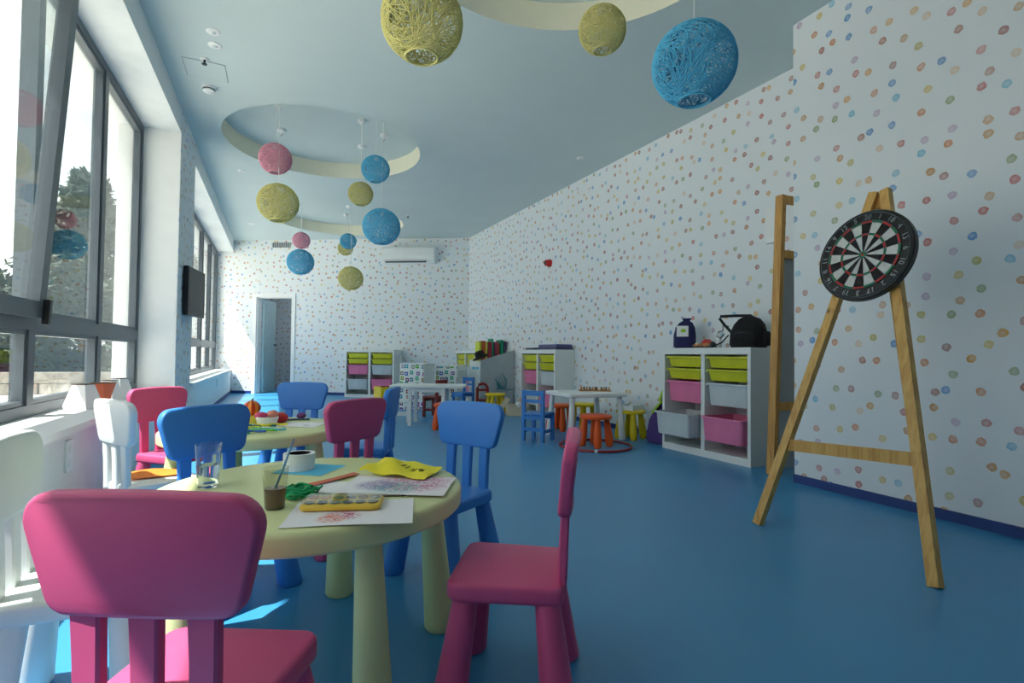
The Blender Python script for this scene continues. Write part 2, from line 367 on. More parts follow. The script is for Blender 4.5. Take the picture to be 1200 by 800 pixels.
# ceiling with three round recesses
CIRC = [(1.4, 2.38, 1.04), (.46, 6.38, 1.06), (.95, 9.85, 1.12)]
def ceiling():
    bm = bmesh.new(); n = 72
    def loop(pts):
        v = [bm.verts.new(p) for p in pts]; return [bm.edges.new((v[i], v[(i+1) % len(v)])) for i in range(len(v))]
    E = loop([(RX-.02, -3.1, CH), (4.1, -3.1, CH), (4.1, 9.7, CH), (3.3, 10.45, CH), (RX-.02, 12.85, CH)])
    for cx, cy, r in CIRC: E += loop([(cx+r*math.cos(2*math.pi*i/n), cy+r*math.sin(2*math.pi*i/n), CH) for i in range(n)])
    bmesh.ops.triangle_fill(bm, use_beauty=True, use_dissolve=False, edges=E)
    me = bpy.data.meshes.new('ceiling'); bm.to_mesh(me); bm.free(); me.materials.append(M['ceil'])
    o = struct(bpy.data.objects.new('ceiling', me)); COL.objects.link(o)
    for cx, cy, r in CIRC:
        b = MB(); n_ = 72
        ring = lambda rr, z: [(rr*math.cos(2*math.pi*i/n_), rr*math.sin(2*math.pi*i/n_), z) for i in range(n_)]
        b.rings([ring(r, 0), ring(r, .2), ring(r+.05, .2), ring(r+.05, .01)], caps=False)
        w = b.build('recess_rim', M['cream'], o, (cx, cy, CH), smooth=True)
        b = MB(); b.add(ring(r+.03, .2)+ring(r+.03, .22), [tuple(range(n_)), tuple(range(n_, 2*n_))])
        b.build('recess_top', M['ceil'], o, (cx, cy, CH))
    return o
CEIL = ceiling()
struct(MB().span((OX-.1, -3.3, CH+.25), (4.6, 15.6, CH+.4)).build('light_block_slab', M['plaster']))  # unseen cover above the ceiling, added to stop sky light leaking in
# window wall: parapet, lintel, piers
b = MB(); b.span((OX, -3, 0), (RX, 12.9, .47)); struct(b.build('wall_left_parapet', M['plaster']))
b = MB(); b.span((OX, -3, 2.98), (RX, 13.0, CH+.25)); struct(b.build('wall_left_lintel', M['plaster']))
P1, P2 = 5.95, 6.9
def pier(name, y0, y1):
    b = MB(); b.span((-1.4, y0, .47), (RX, y1, 2.98)); o = struct(b.build(name, M['white']))
    # papered inner face, from the floor to the ceiling
    wall('wall_left_face', (RX+.003, y0+.002), (RX+.003, y1-.002), 0, CH, PAPER, th=.02)
    return o
pier('wall_left_pier', P1, P2); pier('wall_left_pier', -3, .1)
struct(MB().span((OX, 12.72, .47), (WX+.04, 12.95, 2.98)).build('wall_left_end', M['white']))
def sill(y0, y1, n):
    b = MB(); b.span((WX+.02, y0, .47), (RX+.035, y1, .505))
    return struct(b.build(n, M['white']))
sill(.1, P1, 'trim_1'); sill(P2, 12.53, 'trim_2')
# outer sills
struct(MB().span((OX-.05, .1, .47), (WX-.02, P1, .5)).build('trim_3', M['white'])); struct(MB().span((OX-.05, P2, .47), (WX-.02, 12.72, .5)).build('trim_4', M['white']))
def baseboard(name, p0, p1, h=.056):
    p0, p1 = Vector(p0), Vector(p1); d = p1-p0
    b = MB(); b.span((0, -.012, 0), (d.length, .004, h)); return struct(b.build(name, M['base'], loc=(p0.x, p0.y, 0), rot=(0, 0, math.atan2(d.y, d.x))))
baseboard('baseboard_right_near', (NX, NY), (NX, -3)); baseboard('baseboard_right_far', (farx(10.05), 10.05), (farx(NY), NY))
q0, q1, q2, q3 = bpt(bt(RX)), bpt(bt(-.49)), bpt(bt(.32)), bpt(tcor)
baseboard('baseboard_back', q0, q1); baseboard('baseboard_back', q2, q3); baseboard('baseboard_left', (RX, 6.9), (RX, 12.5)); baseboard('baseboard_rear', (NX, -3), (RX, -3))

# ------------------------------------------------------------------ windows
def window(name, y0, y1, n, tilt=None):
    W = sempty(name, (WX, 0, 0)); z0, z1, zt0, zt1 = .505, 2.98, .965, 1.05
    f = .06; D = .07
    def bx(nm, a, b_, m=M['alu'], par=W): return MB().span(a, b_).build(nm, m, par)
    bx('frame', (-D/2, y0, z0), (D/2, y1, z0+f)); bx('frame', (-D/2, y0, z1-f), (D/2, y1, z1))
    bx('frame', (-D/2, y0, z0+f), (D/2, y0+f, z1-f)); bx('frame', (-D/2, y1-f, z0+f), (D/2, y1, z1-f))
    bx('transom', (-D/2-.005, y0+f, zt0), (D/2+.005, y1-f, zt1))
    st = (y1-y0)/n
    for k in range(n):
        a, c = y0+k*st, y0+(k+1)*st
        if k: bx('mullion', (-D/2-.003, a-.04, z0+f), (D/2+.003, a+.04, zt0)); bx('mullion', (-D/2-.003, a-.04, zt1), (D/2+.003, a+.04, z1-f))
        la, lc = (a+.04 if k else a+f), (c-.04 if k < n-1 else c-f)
        # lower fixed light
        bead(W, la, lc, z0+f, zt0, 0); MB().span((-.006, la+.02, z0+f+.02), (.006, lc-.02, zt0-.02)).build('pane', GLASS, W)
        if tilt == k:
            s = bpy.data.objects.new('tilted_sash', None); COL.objects.link(s); s.parent = W; s.location = (.035, 0, zt1-.02); s.rotation_euler = (0, R_(3.4), 0)
            h = z1-f-zt1+.05; q = .085
            bx('sash_rail', (-.01, la-.03, 0), (.055, lc+.03, q), par=s); bx('sash_rail', (-.01, la-.03, h-q), (.055, lc+.03, h), par=s)
            bx('sash_stile', (-.01, la-.03, q), (.055, la-.03+q, h-q), par=s); bx('sash_stile', (-.01, lc+.03-q, q), (.055, lc+.03, h-q), par=s)
            bx('sash_pane', (.015, la+q-.04, q-.01), (.027, lc-q+.04, h-q+.01), GLASS, s)
            bx('hinge', (.055, lc-.005, -.03), (.085, lc+.025, .1), M['black'], s)
        else:
            bead(W, la, lc, zt1, z1-f, 1); MB().span((-.006, la+.02, zt1+.02), (.006, lc-.02, z1-f-.02)).build('pane', GLASS, W)
    return W
def bead(W, a, c, z0, z1, up):
    b = MB(); t = .026
    b.span((-.028, a, z0), (.028, c, z0+t)); b.span((-.028, a, z1-t), (.028, c, z1)); b.span((-.028, a, z0+t), (.028, a+t, z1-t)); b.span((-.028, c-t, z0+t), (.028, c, z1-t))
    b.build('glazing_bead', M['alu'], W)
window('window_1', .1, P1, 5, tilt=2)
window('window_2', P2, 12.72, 5)

# ------------------------------------------------------------------ doorway and corridor
def doorway():
    rz = BA; p = bpt(0); D = sempty('door_1', (p.x, p.y, 0), rz)
    c = .075
    for (a, b_, z0, z1) in ((DT0-c, DT0, 0, DH+c), (DT1, DT1+c, 0, DH+c), (DT0, DT1, DH, DH+c)):
        MB().span((a, -.02, z0), (b_, .01, z1)).build('door_casing', M['white'], D)
    for (a, b_, z0, z1) in ((DT0, DT0+.02, 0, DH), (DT1-.02, DT1, 0, DH), (DT0+.02, DT1-.02, DH-.02, DH)):
        MB().span((a, .01, z0), (b_, .15, z1)).build('door_jamb', M['white'], D)
    leaf = MB().span((0, -.02, .01), (.72, .02, DH-.03)).build('door_leaf', M['doorleaf'], D, (DT0+.045, .17, 0), (0, 0, R_(102)))
    b = MB(); b.tube([(.66, -.02, 1.03), (.66, -.07, 1.03), (.55, -.075, 1.03)], .011, 8); b.tube([(.66, .02, 1.03), (.66, .07, 1.03), (.55, .075, 1.03)], .011, 8); b.cone((.66, -.028, 1.03), (.66, .028, 1.03), .024, .024)
    b.build('door_handle', M['dark'], leaf, smooth=True)
    # corridor behind
    C_ = sempty('wall_corridor', (p.x, p.y, 0), rz)
    MB().span((-1.6, 1.9, 0), (2.2, 2.0, 2.8)).build('corridor_wall', PAPER, C_)
    b = MB(); MB().span((-1.6, .15, 0), (-1.5, 1.9, 2.8)).build('corridor_wall', PAPER, C_); MB().span((2.1, .15, 0), (2.2, 1.9, 2.8)).build('corridor_wall', PAPER, C_)
    MB().span((-1.6, .14, 2.8), (2.2, 2.0, 2.9)).build('corridor_ceiling', M['ceil'], C_)
    for k in range(14): MB().span((-.75, 1.86, .06+k*.075), (1.6, 1.899, .06+k*.075+.07)).build('wall_tile_row', M['tiles'], C_)
    MB().span((-.75, 1.885, 0), (1.6, 1.899, .06)).build('corridor_skirting', M['base'], C_)
    em = bpy.data.materials.new('corridor_fill_glow'); em.use_nodes = True; eb = em.node_tree.nodes['Principled BSDF']
    eb.inputs['Emission Color'].default_value = (1, .97, .92, 1); eb.inputs['Emission Strength'].default_value = 45
    MB().lathe([(.14, 0), (.14, -.03), (.1, -.06), (.02, -.07)], 24).build('corridor_fill_light', em, C_, (.5, 1.0, 2.8))  # glowing fixture out of view, added to brighten the corridor
doorway()

# ------------------------------------------------------------------ round tables and moulded plastic chairs
def cone_leg(bs, tp, r0, r1, n=20):
    b = MB(); a, c = Vector(bs), Vector(tp); L_ = (c-a).length; ax = (c-a)
    m = ax.to_track_quat('Z', 'Y').to_matrix()
    prof = [(r0*.9, 0), (r0, .008), (r0*.995, .02), (r0*.9+r1*.1, L_*.12), ((r0+r1)/2, L_*.5), (r1, L_)]
    rs = []
    for i, (r, z) in enumerate(prof):
        p = a+(c-a)*(z/L_); rs.append([(p.x+r*math.cos(2*math.pi*k/n), p.y+r*math.sin(2*math.pi*k/n), p.z) for k in range(n)])
    return b.rings(rs)
def round_table(loc, rz, label):
    T = thing('round_table', label, 'table', (*loc, 0), rz, 'lime round tables')
    r, h, n = .425, .478, 72
    MB().lathe([(r-.06, h-.058), (r-.008, h-.055), (r-.001, h-.048), (r, h-.014), (r-.004, h-.005), (r-.014, h), (.2, h)], n).build('tabletop', M['lime'], T, smooth=True)
    for k in range(5):
        a = 2*math.pi*k/5
        cone_leg((.385*math.cos(a), .385*math.sin(a), 0), (.345*math.cos(a), .345*math.sin(a), h-.05), .049, .031).build('leg', M['lime'], T, smooth=True)
    return T
T1C, T2C = (.1, 1.635), (-.1, 3.03)
round_table(T1C, R_(0), 'lime round children table holding the paint palette and drawings')
round_table(T2C, R_(36), 'lime round children table holding the red gourd and craft strips')

def make_chair():
    T = bpy.data.objects.new('plastic_chair', None); COL.objects.link(T); m = M['pink']
    seat = rpoly([(-.14, -.14), (.14, -.14), (.152, .145), (-.152, .145)], [.025, .025, .035, .035])
    MB().rprism(seat, .266, .312, .012).build('seat', m, T, smooth=True)
    for sx in (-1, 1):
        for sy in (-1, 1):
            cone_leg((sx*.15, sy*.135, 0), (sx*.108, sy*.1, .27), .044, .031).build('leg', m, T, smooth=True)
    lean = math.tan(R_(9))
    def yb(z): return -.134-(0 if z < .3 else (z-.3)*.03 if z < .46 else .0048+(z-.46)*.11)
    # three posts
    for x in (-.088, 0, .088):
        b = MB(); rs = []
        for z, w in ((.285, .021), (.33, .021), (.40, .0215), (.49, .0235)):
            y = yb(z); t = .011
            rs.append([(x-w, y-t+.004, z), (x-w+.004, y-t, z), (x+w-.004, y-t, z), (x+w, y-t+.004, z), (x+w, y+t-.004, z), (x+w-.004, y+t, z), (x-w+.004, y+t, z), (x-w, y+t-.004, z)])
        b.rings(rs).build('back_post', m, T, smooth=True)
    # backrest: rounded trapezoid, wider at the top, slightly bowed
    pl = rpoly([(-.142, .473), (.142, .473), (.187, .651), (-.187, .651)], [.036, .036, .042, .042], 7)
    # arch the top edge and bow it
    def fn(x, z, t):
        zz = z+(.008*(1-(x/.1825)**2) if z > .6 else 0)
        return (x, yb(zz)-.004+t+.35*x*x, zz)
    # subdivide long edges
    def dens(P, L_=.03):
        o = []
        for i in range(len(P)):
            a, c = Vector(P[i]), Vector(P[(i+1) % len(P)]); k = max(1, int((c-a).length/L_))
            o += [tuple(a+(c-a)*j/k) for j in range(k)]
        return o
    MB().rprism(dens(pl), -.016, .016, .008, fn=fn).build('backrest', m, T, smooth=True, ang=50)
    return T
CH0 = make_chair(); used = [0]
def chair(x, y, face, m, label):
    o = CH0 if not used[0] else copy_tree(CH0); used[0] = 1
    o.location = (x, y, 0); o.rotation_euler = (0, 0, R_(face-90)); tag(o, label, 'chair', 'moulded plastic chairs')
    return o, m
chs = [
 chair(-.106, 1.06, 64, 'pink', 'pink plastic chair with slanting sunlight across its backrest, at the paint palette table'),
 chair(.575, 1.288, 149, 'pink', 'pink plastic chair at the paint palette table, on the dartboard easel side'),
 chair(.623, 2.058, 212, 'blue', 'blue plastic chair at the paint palette table beside the crumpled yellow sheet'),
 chair(-.142, 2.165, -50, 'blue', 'blue plastic chair at the paint palette table behind the water glass'),
 chair(-.42, 1.61, 2, 'white_p', 'white plastic chair at the paint palette table beside the window parapet'),
 chair(-.487, 2.752, 33, 'white_p', 'white plastic chair with an orange sheet on its seat, between the two round tables'),
 chair(-.495, 3.425, -41, 'pink', 'pink plastic chair beside the windowsill paper crafts, next to the red gourd table'),
 chair(.094, 3.772, 244, 'blue', 'blue plastic chair at the red gourd table, on the doorway side'),
 chair(.238, 2.562, 126, 'pink', 'pink plastic chair between the two round tables, near the white tape roll'),
 chair(.499, 3.287, 157, 'blue', 'blue plastic chair close behind the pink chair between the round tables')]
for o, m in chs:
    for c in o.children: setmat(c, M[m])

# ------------------------------------------------------------------ hanging string-ball lamps
def weave_mesh():
    random.seed(7); b = MB(); w, t = .0095, .008
    for s in range(172):
        z = random.uniform(-.9, 1); a = random.uniform(0, 6.283); q = math.sqrt(max(0, 1-z*z)); p = Vector((q*math.cos(a), q*math.sin(a), z))
        d = p.orthogonal().normalized(); d.rotate(Matrix.Rotation(random.uniform(0, 6.28), 3, p)); rr = random.uniform(.965, 1)
        turn = random.uniform(-.16, .16); pts = []
        for k in range(46):
            pts.append((p.copy(), d.copy()))
            for tr in range(12):
                p2 = p*math.cos(.11)+d*math.sin(.11)
                if p2.z > -.925 or tr == 11: break
                d.rotate(Matrix.Rotation(.35 if turn > 0 else -.35, 3, p))
            d = (d*math.cos(.11)-p*math.sin(.11)); p = p2.normalized(); d = (d-p*d.dot(p)).normalized(); d.rotate(Matrix.Rotation(turn+random.uniform(-.16, .16), 3, p))
        rs = []
        for p_, d_ in pts:
            sd = p_.cross(d_).normalized(); c = p_*rr
            rs.append([c+sd*w-p_*t*.3, c+p_*t, c-sd*w-p_*t*.3])
        b.rings(rs)
    b.tube([(.385*math.cos(2*math.pi*i/40), .385*math.sin(2*math.pi*i/40), -.925) for i in range(40)], .022, 6, closed=True)
    return b
weave = None
LAMPS = [(.61, 2.51, 2.48, .40, 'l_olive', 'large olive string ball lamp hanging under the recess above the round table'),
 (1.64, 2.5, 2.70, .27, 'l_olive', 'small olive string ball lamp under the cream recess, beside the large blue ball'),
 (1.81, 1.96, 2.27, .40, 'l_blue', 'large blue string ball lamp hanging on the dartboard side of the ceiling'),
 (-.065, 5.84, 2.82, .32, 'l_pink', 'pink string ball lamp hanging above a large olive one in the middle recess'),
 (.91, 5.71, 2.82, .30, 'l_blue', 'small blue string ball lamp hung high in the middle ceiling recess'),
 (-.03, 5.75, 2.35, .40, 'l_olive', 'large olive string ball lamp below the pink one in the middle recess'),
 (.79, 5.93, 2.6, .27, 'l_olive', 'small olive string ball lamp between two blue ones in the middle recess'),
 (.98, 5.7, 2.21, .40, 'l_blue', 'large blue string ball lamp hung low in the middle recess'),
 (.31, 9.3, 2.7, .28, 'l_pink', 'small pink string ball lamp above a blue one near the back wall'),
 (1.07, 9.5, 2.8, .28, 'l_blue', 'small blue string ball lamp overlapping an olive one near the back wall'),
 (1.09, 10.1, 2.79, .28, 'l_olive', 'small olive string ball lamp partly behind a blue one near the back wall'),
 (.31, 9.46, 2.37, .44, 'l_blue', 'large blue string ball lamp hung below the small pink one'),
 (1.1, 9.3, 2.13, .42, 'l_olive', 'lowest olive string ball lamp hanging in front of the back wall')]
for i, (x, y, z, d, m, lab) in enumerate(LAMPS):
    T = thing('pendant_lamp', lab, 'lamp', (x, y, z), random.uniform(0, 6), 'string ball lamps')
    if weave is None: weave = weave_mesh().build('shade', M[m], T, smooth=False); sh = weave
    else: sh = weave.copy(); COL.objects.link(sh); sh.parent = T
    setmat(sh, M[m]); s = d/2/1.01; sh.scale = (s, s, s*.97); sh.rotation_euler = (0, 0, i*1.3)
    top = CH+(.2 if any((x-cx)**2+(y-cy)**2 < (r-.06)**2 for cx, cy, r in CIRC) else 0)-z
    MB().cone((0, 0, d*.47), (0, 0, top), .0035, .0035, 6).build('cord', M['white'], T)
    MB().lathe([(.045, top-.02), (.045, top), (.01, top)], 16).lathe([(.012, top-.05), (.045, top-.02)], 16).build('ceiling_rose', M['white'], T, smooth=True)
    MB().lathe([(.018, d*.33), (.024, d*.36), (.024, d*.47), (.01, d*.5)], 12).build('lamp_socket', M['white'], T, smooth=True)

# ------------------------------------------------------------------ storage units with bins
def bin_mesh(w, h, d, lip=.012):
    """tapered plastic bin, open top, front at y=0 (facing -y), rim overhang; origin top front centre"""
    b = MB()
    def ring(ww, d0, d1, z, r): 
        return [(x, y, z) for x, y in [(p[0], p[1]+(d0+d1)/2) for p in rrect(ww, d1-d0, r, 4)]]
    t = .03
    b.rings([ring(w-2*t, .02, d-.02, -h, .02), ring(w-1.7*t, .014, d-.014, -h+.012, .022), ring(w-.028, .006, d-.006, -.022, .022), ring(w-.024, .004, d-.004, -.016, .02), ring(w, -lip, d, -.014, .02), ring(w, -lip, d, 0, .02),
             ring(w-.03, .004, d-.012, 0, .018), ring(w-.034, .01, d-.014, -.02, .02), ring(w-2*t-.006, .024, d-.024, -h+.006, .018)])
    return b
def storage_unit(loc, rz, label, pull=(0, 0), D=.44):
    """local: front faces -y, x from -.495 to .495"""
    T = thing('storage_unit', label, 'storage unit', (*loc, 0), rz, 'white storage units with plastic bins')
    W, H, t = .99, .94, .03
    m = M['shelf']
    for sx in (-1, 1): MB().span((sx*W/2, 0, 0), (sx*(W/2-t), D, H)).build('side_panel', m, T)
    MB().span((-W/2+t, 0, H-.055), (W/2-t, D, H)).build('top_panel', m, T)
    MB().span((-W/2+t, 0, 0), (W/2-t, D, .06)).build('base_panel', m, T)
    MB().span((-.02, .005, .06), (.02, D, H-.055)).build('divider', m, T)
    MB().span((-W/2+t, D-.012, .06), (W/2-t, D-.002, H-.055)).build('back_panel', m, T)
    cw = (W-2*t-.04)/2
    for s, rows in ((-1, (('ybin', .095, .865), ('ybin', .095, .755), ('pbin', .19, .64), ('wbin', .205, .36))), (1, (('ybin', .095, .865), ('ybin', .095, .755), ('wbin', .19, .64), ('pbin', .205, .36)))):
        cx = s*(.02+cw/2)
        for k, (bm_, h, zt) in enumerate(rows):
            y0 = .018
            if k == 3: y0 = -pull[0 if s < 0 else 1]
            bn = bin_mesh(cw-.012, h, D-.04).build('bin', M[bm_], T, (cx, y0, zt), smooth=True)
            MB().span((-.05, -.014, -.012), (.05, -.0115, -.003)).build('grip', M[bm_], bn)
            for q in (-1, 1): MB().span((cx+q*(cw/2), .02, zt-.024), (cx+q*(cw/2-.012), D-.02, zt-.016)).build('bin_rail', m, T)
    return T
fa = math.tan(.0428)
U1 = storage_unit((3.372, 3.545), R_(-90)+.0428-.0, 'white storage unit under the black backpack, white and pink bins pulled out', pull=(.13, .05))
U2 = storage_unit((3.325, 6.665), R_(-90)+.0428, 'white storage unit carrying dark flat magazines against the dotted side wall', D=.3)
p = bpt(bt(1.86), .45); U3 = storage_unit((p.x, p.y), BA, 'white storage unit against the back wall between doorway and printed fabric boxes')
U4 = storage_unit((3.195, 9.42), R_(-90)+.0428, 'white storage unit in the corner, mostly hidden by the seaweed bookcase', D=.3)

# seaweed bookcase: slanted sides, books standing in it
def bookcase():
    T = thing('slanted_bookcase', 'white slant-sided bookcase with teal seaweed drawn on the side coloured grey for shade', 'bookcase', (3.562, 7.97, 0), .04)
    for y, m in ((0, 'grey'), (.48, 'shelf')):  # near side panel grey: its shadow is put into the colour
        b = MB(); b.rings([[(-.60, y, 0), (0, y, 0), (0, y, .94), (-.60, y, .77)], [(-.60, y+.02, 0), (0, y+.02, 0), (0, y+.02, .94), (-.60, y+.02, .77)]]); b.build('side_panel', M[m], T)
    MB().span((-.59, .02, .06), (-.57, .48, .76)).build('front_panel', M['shelf'], T)
    MB().span((-.02, .02, .06), (0, .48, .94)).build('back_panel', M['shelf'], T); MB().span((-.57, .02, .70), (-.02, .48, .72)).build('shelf', M['shelf'], T); MB().span((-.57, .02, .02), (-.02, .48, .06)).build('base', M['shelf'], T)
    b = MB(); random.seed(3)
    for k in range(7):
        x0 = -.30+.022*k; pts = [(x0+.05*math.sin(j*.8+k)*j/8+(k-3)*.012*j/6, -.004, .30+.035*j) for j in range(9-abs(k-3))]
        b.tube(pts, [.008*(1-j/14) for j in range(len(pts))], 5)
    b.tube([(-.33+.03*j, -.004, .30-.05*math.sin(j/11*3.1416)+.1*(1-j/11)) for j in range(12)], .006, 5)
    b.build('seaweed_drawing', M['teal'], T.children[0])
    for k in range(2): MB().span((-.594, .1+.16*k, .62), (-.591, .22+.16*k, .66)).build('sticker', M['skypaper'], T)
bookcase()
bk = [(-.36, .03, .235, (205, 215, 60), 0), (-.325, .045, .25, (196, 92, 50), 0), (-.275, .022, .24, (220, 215, 90), 0), (-.245, .05, .235, (170, 48, 60), 2), (-.19, .02, .29, (20, 150, 120), -4), (-.165, .03, .24, (150, 60, 90), 8), (-.12, .03, .22, (170, 66, 60), -6), (-.085, .045, .27, (0, 150, 110), 0), (-.04, .03, .25, (90, 70, 110), 5)]
names = ['lime green', 'orange brown', 'pale yellow', 'crimson', 'tall teal', 'leaning plum', 'leaning brick red', 'broad emerald green', 'dull violet']
for (x, w, h, c, tl), nm in zip(bk, names):
    T = thing('book', '%s picture book standing in the seaweed bookcase' % nm, 'book', (3.575+(-.53+(x+.36)*1.38), 8.24, .7225), .04, 'books in the seaweed bookcase')
    h = h+.12; w *= 1.2; tl *= .35
    m = mat('book_cover_'+nm.replace(' ', '_'), c, rough=.5)
    MB().span((0, 0, 0), (.003, .18, h)).span((w-.003, 0, 0), (w, .18, h)).span((.003, 0, 0), (w-.003, .003, h)).build('cover', m, T, rot=(0, R_(tl), 0))
    MB().span((.003, .003, .003), (w-.003, .174, h-.004)).build('pages', M['paper'], T, rot=(0, R_(tl), 0))
# hat on the front end of the bookcase
T = thing('black_hat', 'black felt hat lying on the front edge of the seaweed bookcase', 'hat', (3.02, 8.1, .815), 0)
T.rotation_euler = (R_(0), R_(-24), 0)
MB().lathe([(.14, 0), (.135, .008), (.085, .012), (.085, 0.0)], 28, caps=True).build('brim', M['blackcloth'], T, smooth=True)
MB().lathe([(.085, .005), (.083, .05), (.074, .10), (.045, .112), (.01, .106)], 28).build('crown', M['blackcloth'], T, smooth=True)

# magazines on the middle unit
for k, (y, l, h, c, nm) in enumerate([(6.98, .26, .03, (40, 44, 60), 'thin dark magazine pile on the storage unit with yellow bins, bookcase end'), (6.43, .5, .07, (50, 50, 84), 'dark violet flat box on the storage unit next to a magazine pile')]):
    T = thing('flat_pile', nm, 'magazines', (3.48, y, .94), .0428)
    for j in range(3): MB().span((-.13, -l/2, h*j/3+.0005), (.13-.01*j, l/2-.015*j, h*(j+1)/3)).build('magazine', mat('magazine_%d_%d' % (k, j), tuple(int(v*(1+.35*j)) for v in c), rough=.4), T)

# ------------------------------------------------------------------ things on the right storage unit
def lump(name, rings_, m, parent, n=20, noise=.0):
    """stack of (cx,cy,z,rx,ry) superellipse rings"""
    b = MB(); rs = []
    for (cx, cy, z, rx, ry) in rings_:
        r = []
        for i in range(n):
            a = 2*math.pi*i/n; ca, sa = math.cos(a), math.sin(a); e = .65
            r.append((cx+rx*math.copysign(abs(ca)**e, ca)+noise*random.uniform(-1, 1), cy+ry*math.copysign(abs(sa)**e, sa)+noise*random.uniform(-1, 1), z))
        rs.append(r)
    return b.rings(rs).build(name, m, parent, smooth=True, ang=60)
random.seed(5)
T = thing('drawstring_bag', 'navy drawstring bag with a white and green patch on the storage unit', 'bag', (3.54, 3.95, .94), R_(-50))
lump('bag_body', [(0, 0, 0, .085, .07), (0, 0, .02, .098, .085), (0, 0, .12, .1, .085), (.005, 0, .2, .088, .07), (.012, 0, .245, .06, .05), (.015, 0, .262, .028, .03), (.02, 0, .285, .045, .04)], M['navy'], T, noise=.004)
MB().span((-.06, -.096, .11), (.045, -.086, .21)); PT = MB().span((-.06, -.096, .11), (.045, -.086, .21)).build('patch', M['paper'], T); MB().sphere((0, -.096, .165), .022, 10, (1.2, .2, .8)).build('patch_print', M['lgreen'], PT)
MB().tube([(.02, -.03, .265), (.07, -.05, .22), (.1, -.06, .14), (.085, -.07, .05)], .004, 6).tube([(-.01, -.02, .27), (-.03, -.03, .30), (.0, -.02, .295)], .004, 6).build('cord', M['navy'], T)

T = thing('black_backpack', 'black backpack with a raised carrying frame on the storage unit', 'backpack', (3.55, 3.21, .94), R_(-72)); T.scale = (.88,)*3; BP = T
lump('backpack_body', [(0, 0, 0, .15, .095), (0, 0, .03, .165, .11), (0, 0, .14, .16, .11), (.005, 0, .22, .13, .095), (.01, 0, .27, .09, .07), (.01, 0, .29, .05, .04)], M['blackcloth'], T, noise=.003)
FP = lump('front_pocket', [(0, -.105, .02, .1, .03), (0, -.115, .06, .11, .035), (0, -.11, .13, .1, .03), (0, -.1, .16, .07, .015)], M['blackcloth'], T)
MB().tube([(-.075, -.135, .13), (0, -.142, .14), (.075, -.135, .13)], .004, 6).build('zip', M['dark'], FP)
lump('side_pocket', [(.16, 0, .02, .03, .06), (.175, 0, .06, .03, .07), (.165, 0, .15, .02, .05)], M['blackcloth'], T)
MB().tube([(-.13, -.02, .12), (-.22, -.03, .22), (-.27, -.03, .285), (-.26, -.03, .305), (-.1, -.02, .305), (.02, 0, .30), (.05, 0, .28)], .014, 8).build('carrying_frame', M['black'], T, smooth=True)
MB().tube([(-.15, -.08, .2), (-.2, -.1, .22), (-.2, -.1, .16), (-.24, -.11, .15), (-.26, -.11, .11), (-.22, -.11, .09), (-.19, -.1, .13)], .006, 6).tube([(-.15, -.09, .12), (-.2, -.12, .05), (-.26, -.14, .02)], .007, 6).build('strap', M['black'], T, smooth=True)
T = thing('black_ball', 'round black ball lying beside the white bottle on the storage unit', 'ball', (3.41, 3.46, .94)); MB().sphere((0, 0, .026), .026, 14).build('ball', M['black'], T, smooth=True); MB().lathe([(.008, .045), (.008, .055)], 10).build('stud', M['dark'], T)
T = thing('white_bottle', 'slim white bottle standing by the black backpack', 'bottle', (3.48, 3.46, .94)); MB().lathe([(.018, 0), (.02, .005), (.02, .10), (.012, .118)], 16).build('bottle_body', M['white_p'], T, smooth=True); MB().lathe([(.011, .118), (.011, .14)], 14).build('cap', M['white'], T)
for k, (y, w, h, nm) in enumerate([(3.73, .10, .035, 'low wooden toy truck on the storage unit next to the navy bag'), (3.62, .1, .055, 'wooden toy house with a red roof between two low wooden toys'), (3.53, .11, .03, 'flat wooden toy wagon beside the white bottle')]):
    T = thing('wooden_toy', nm, 'toy', (3.5, y, .94), R_(-90))
    MB().rprism(rrect(w, .06, .01), .012, .012+h*.6, .003).build('toy_body', M['wood'], T)
    for sx in (-1, 1): MB().cone((sx*w*.3, -.034, .012), (sx*w*.3, .034, .012), .012, .012, 14).build('wheel', M['dark'], T)
    if k == 1: MB().rings([[(-.05, y_, .045), (.05, y_, .045), (0, y_, .08)] for y_ in (-.03, .03)]).build('roof', M['red'], T)
    else: MB().rprism(rrect(w*.4, .05, .008), .012+h*.6, .012+h, .003).build('toy_cab', M['cardboard'], T)

# ------------------------------------------------------------------ bags on the floor, hoop, stools, white table
T = thing('floor_bag', 'purple and navy bag with a lime flap leaning beside the storage unit', 'bag', (3.52, 4.27, 0), R_(-80))
lump('bag_body', [(0, 0, 0, .11, .1), (0, 0, .04, .13, .12), (0, .02, .22, .12, .1), (.02, .06, .36, .09, .07), (.03, .08, .42, .05, .04)], M['purple'], T, noise=.008)
lump('upper_bag', [(.05, .06, .26, .09, .08), (.06, .07, .4, .09, .07), (.09, .09, .55, .06, .05), (.1, .1, .62, .02, .02)], M['navy'], T, noise=.008)
MB().bar((-.06, -.05, .3), (.02, .0, .42), .1, .02).bar((.0, -.01, .42), (.08, .02, .66), .05, .02).build('lime_flap', M['lgreen'], T)

hoop = MB(); hoop.tube([(.335*math.cos(2*math.pi*i/64), .335*math.sin(2*math.pi*i/64), .012) for i in range(64)], .012, 8, closed=True)
T = thing('hula_hoop', 'dark red hula hoop lying on the floor around the orange stool', 'hoop', (2.775, 4.3, 0)); hoop.build('ring', M['hoop'], T, smooth=True)
b = MB(); a0 = R_(-122); b.tube([(.335*math.cos(a0+k*.02), .335*math.sin(a0+k*.02), .012) for k in range(-2, 3)], .0135, 8).build('joint_sleeve', M['white_p'], T)

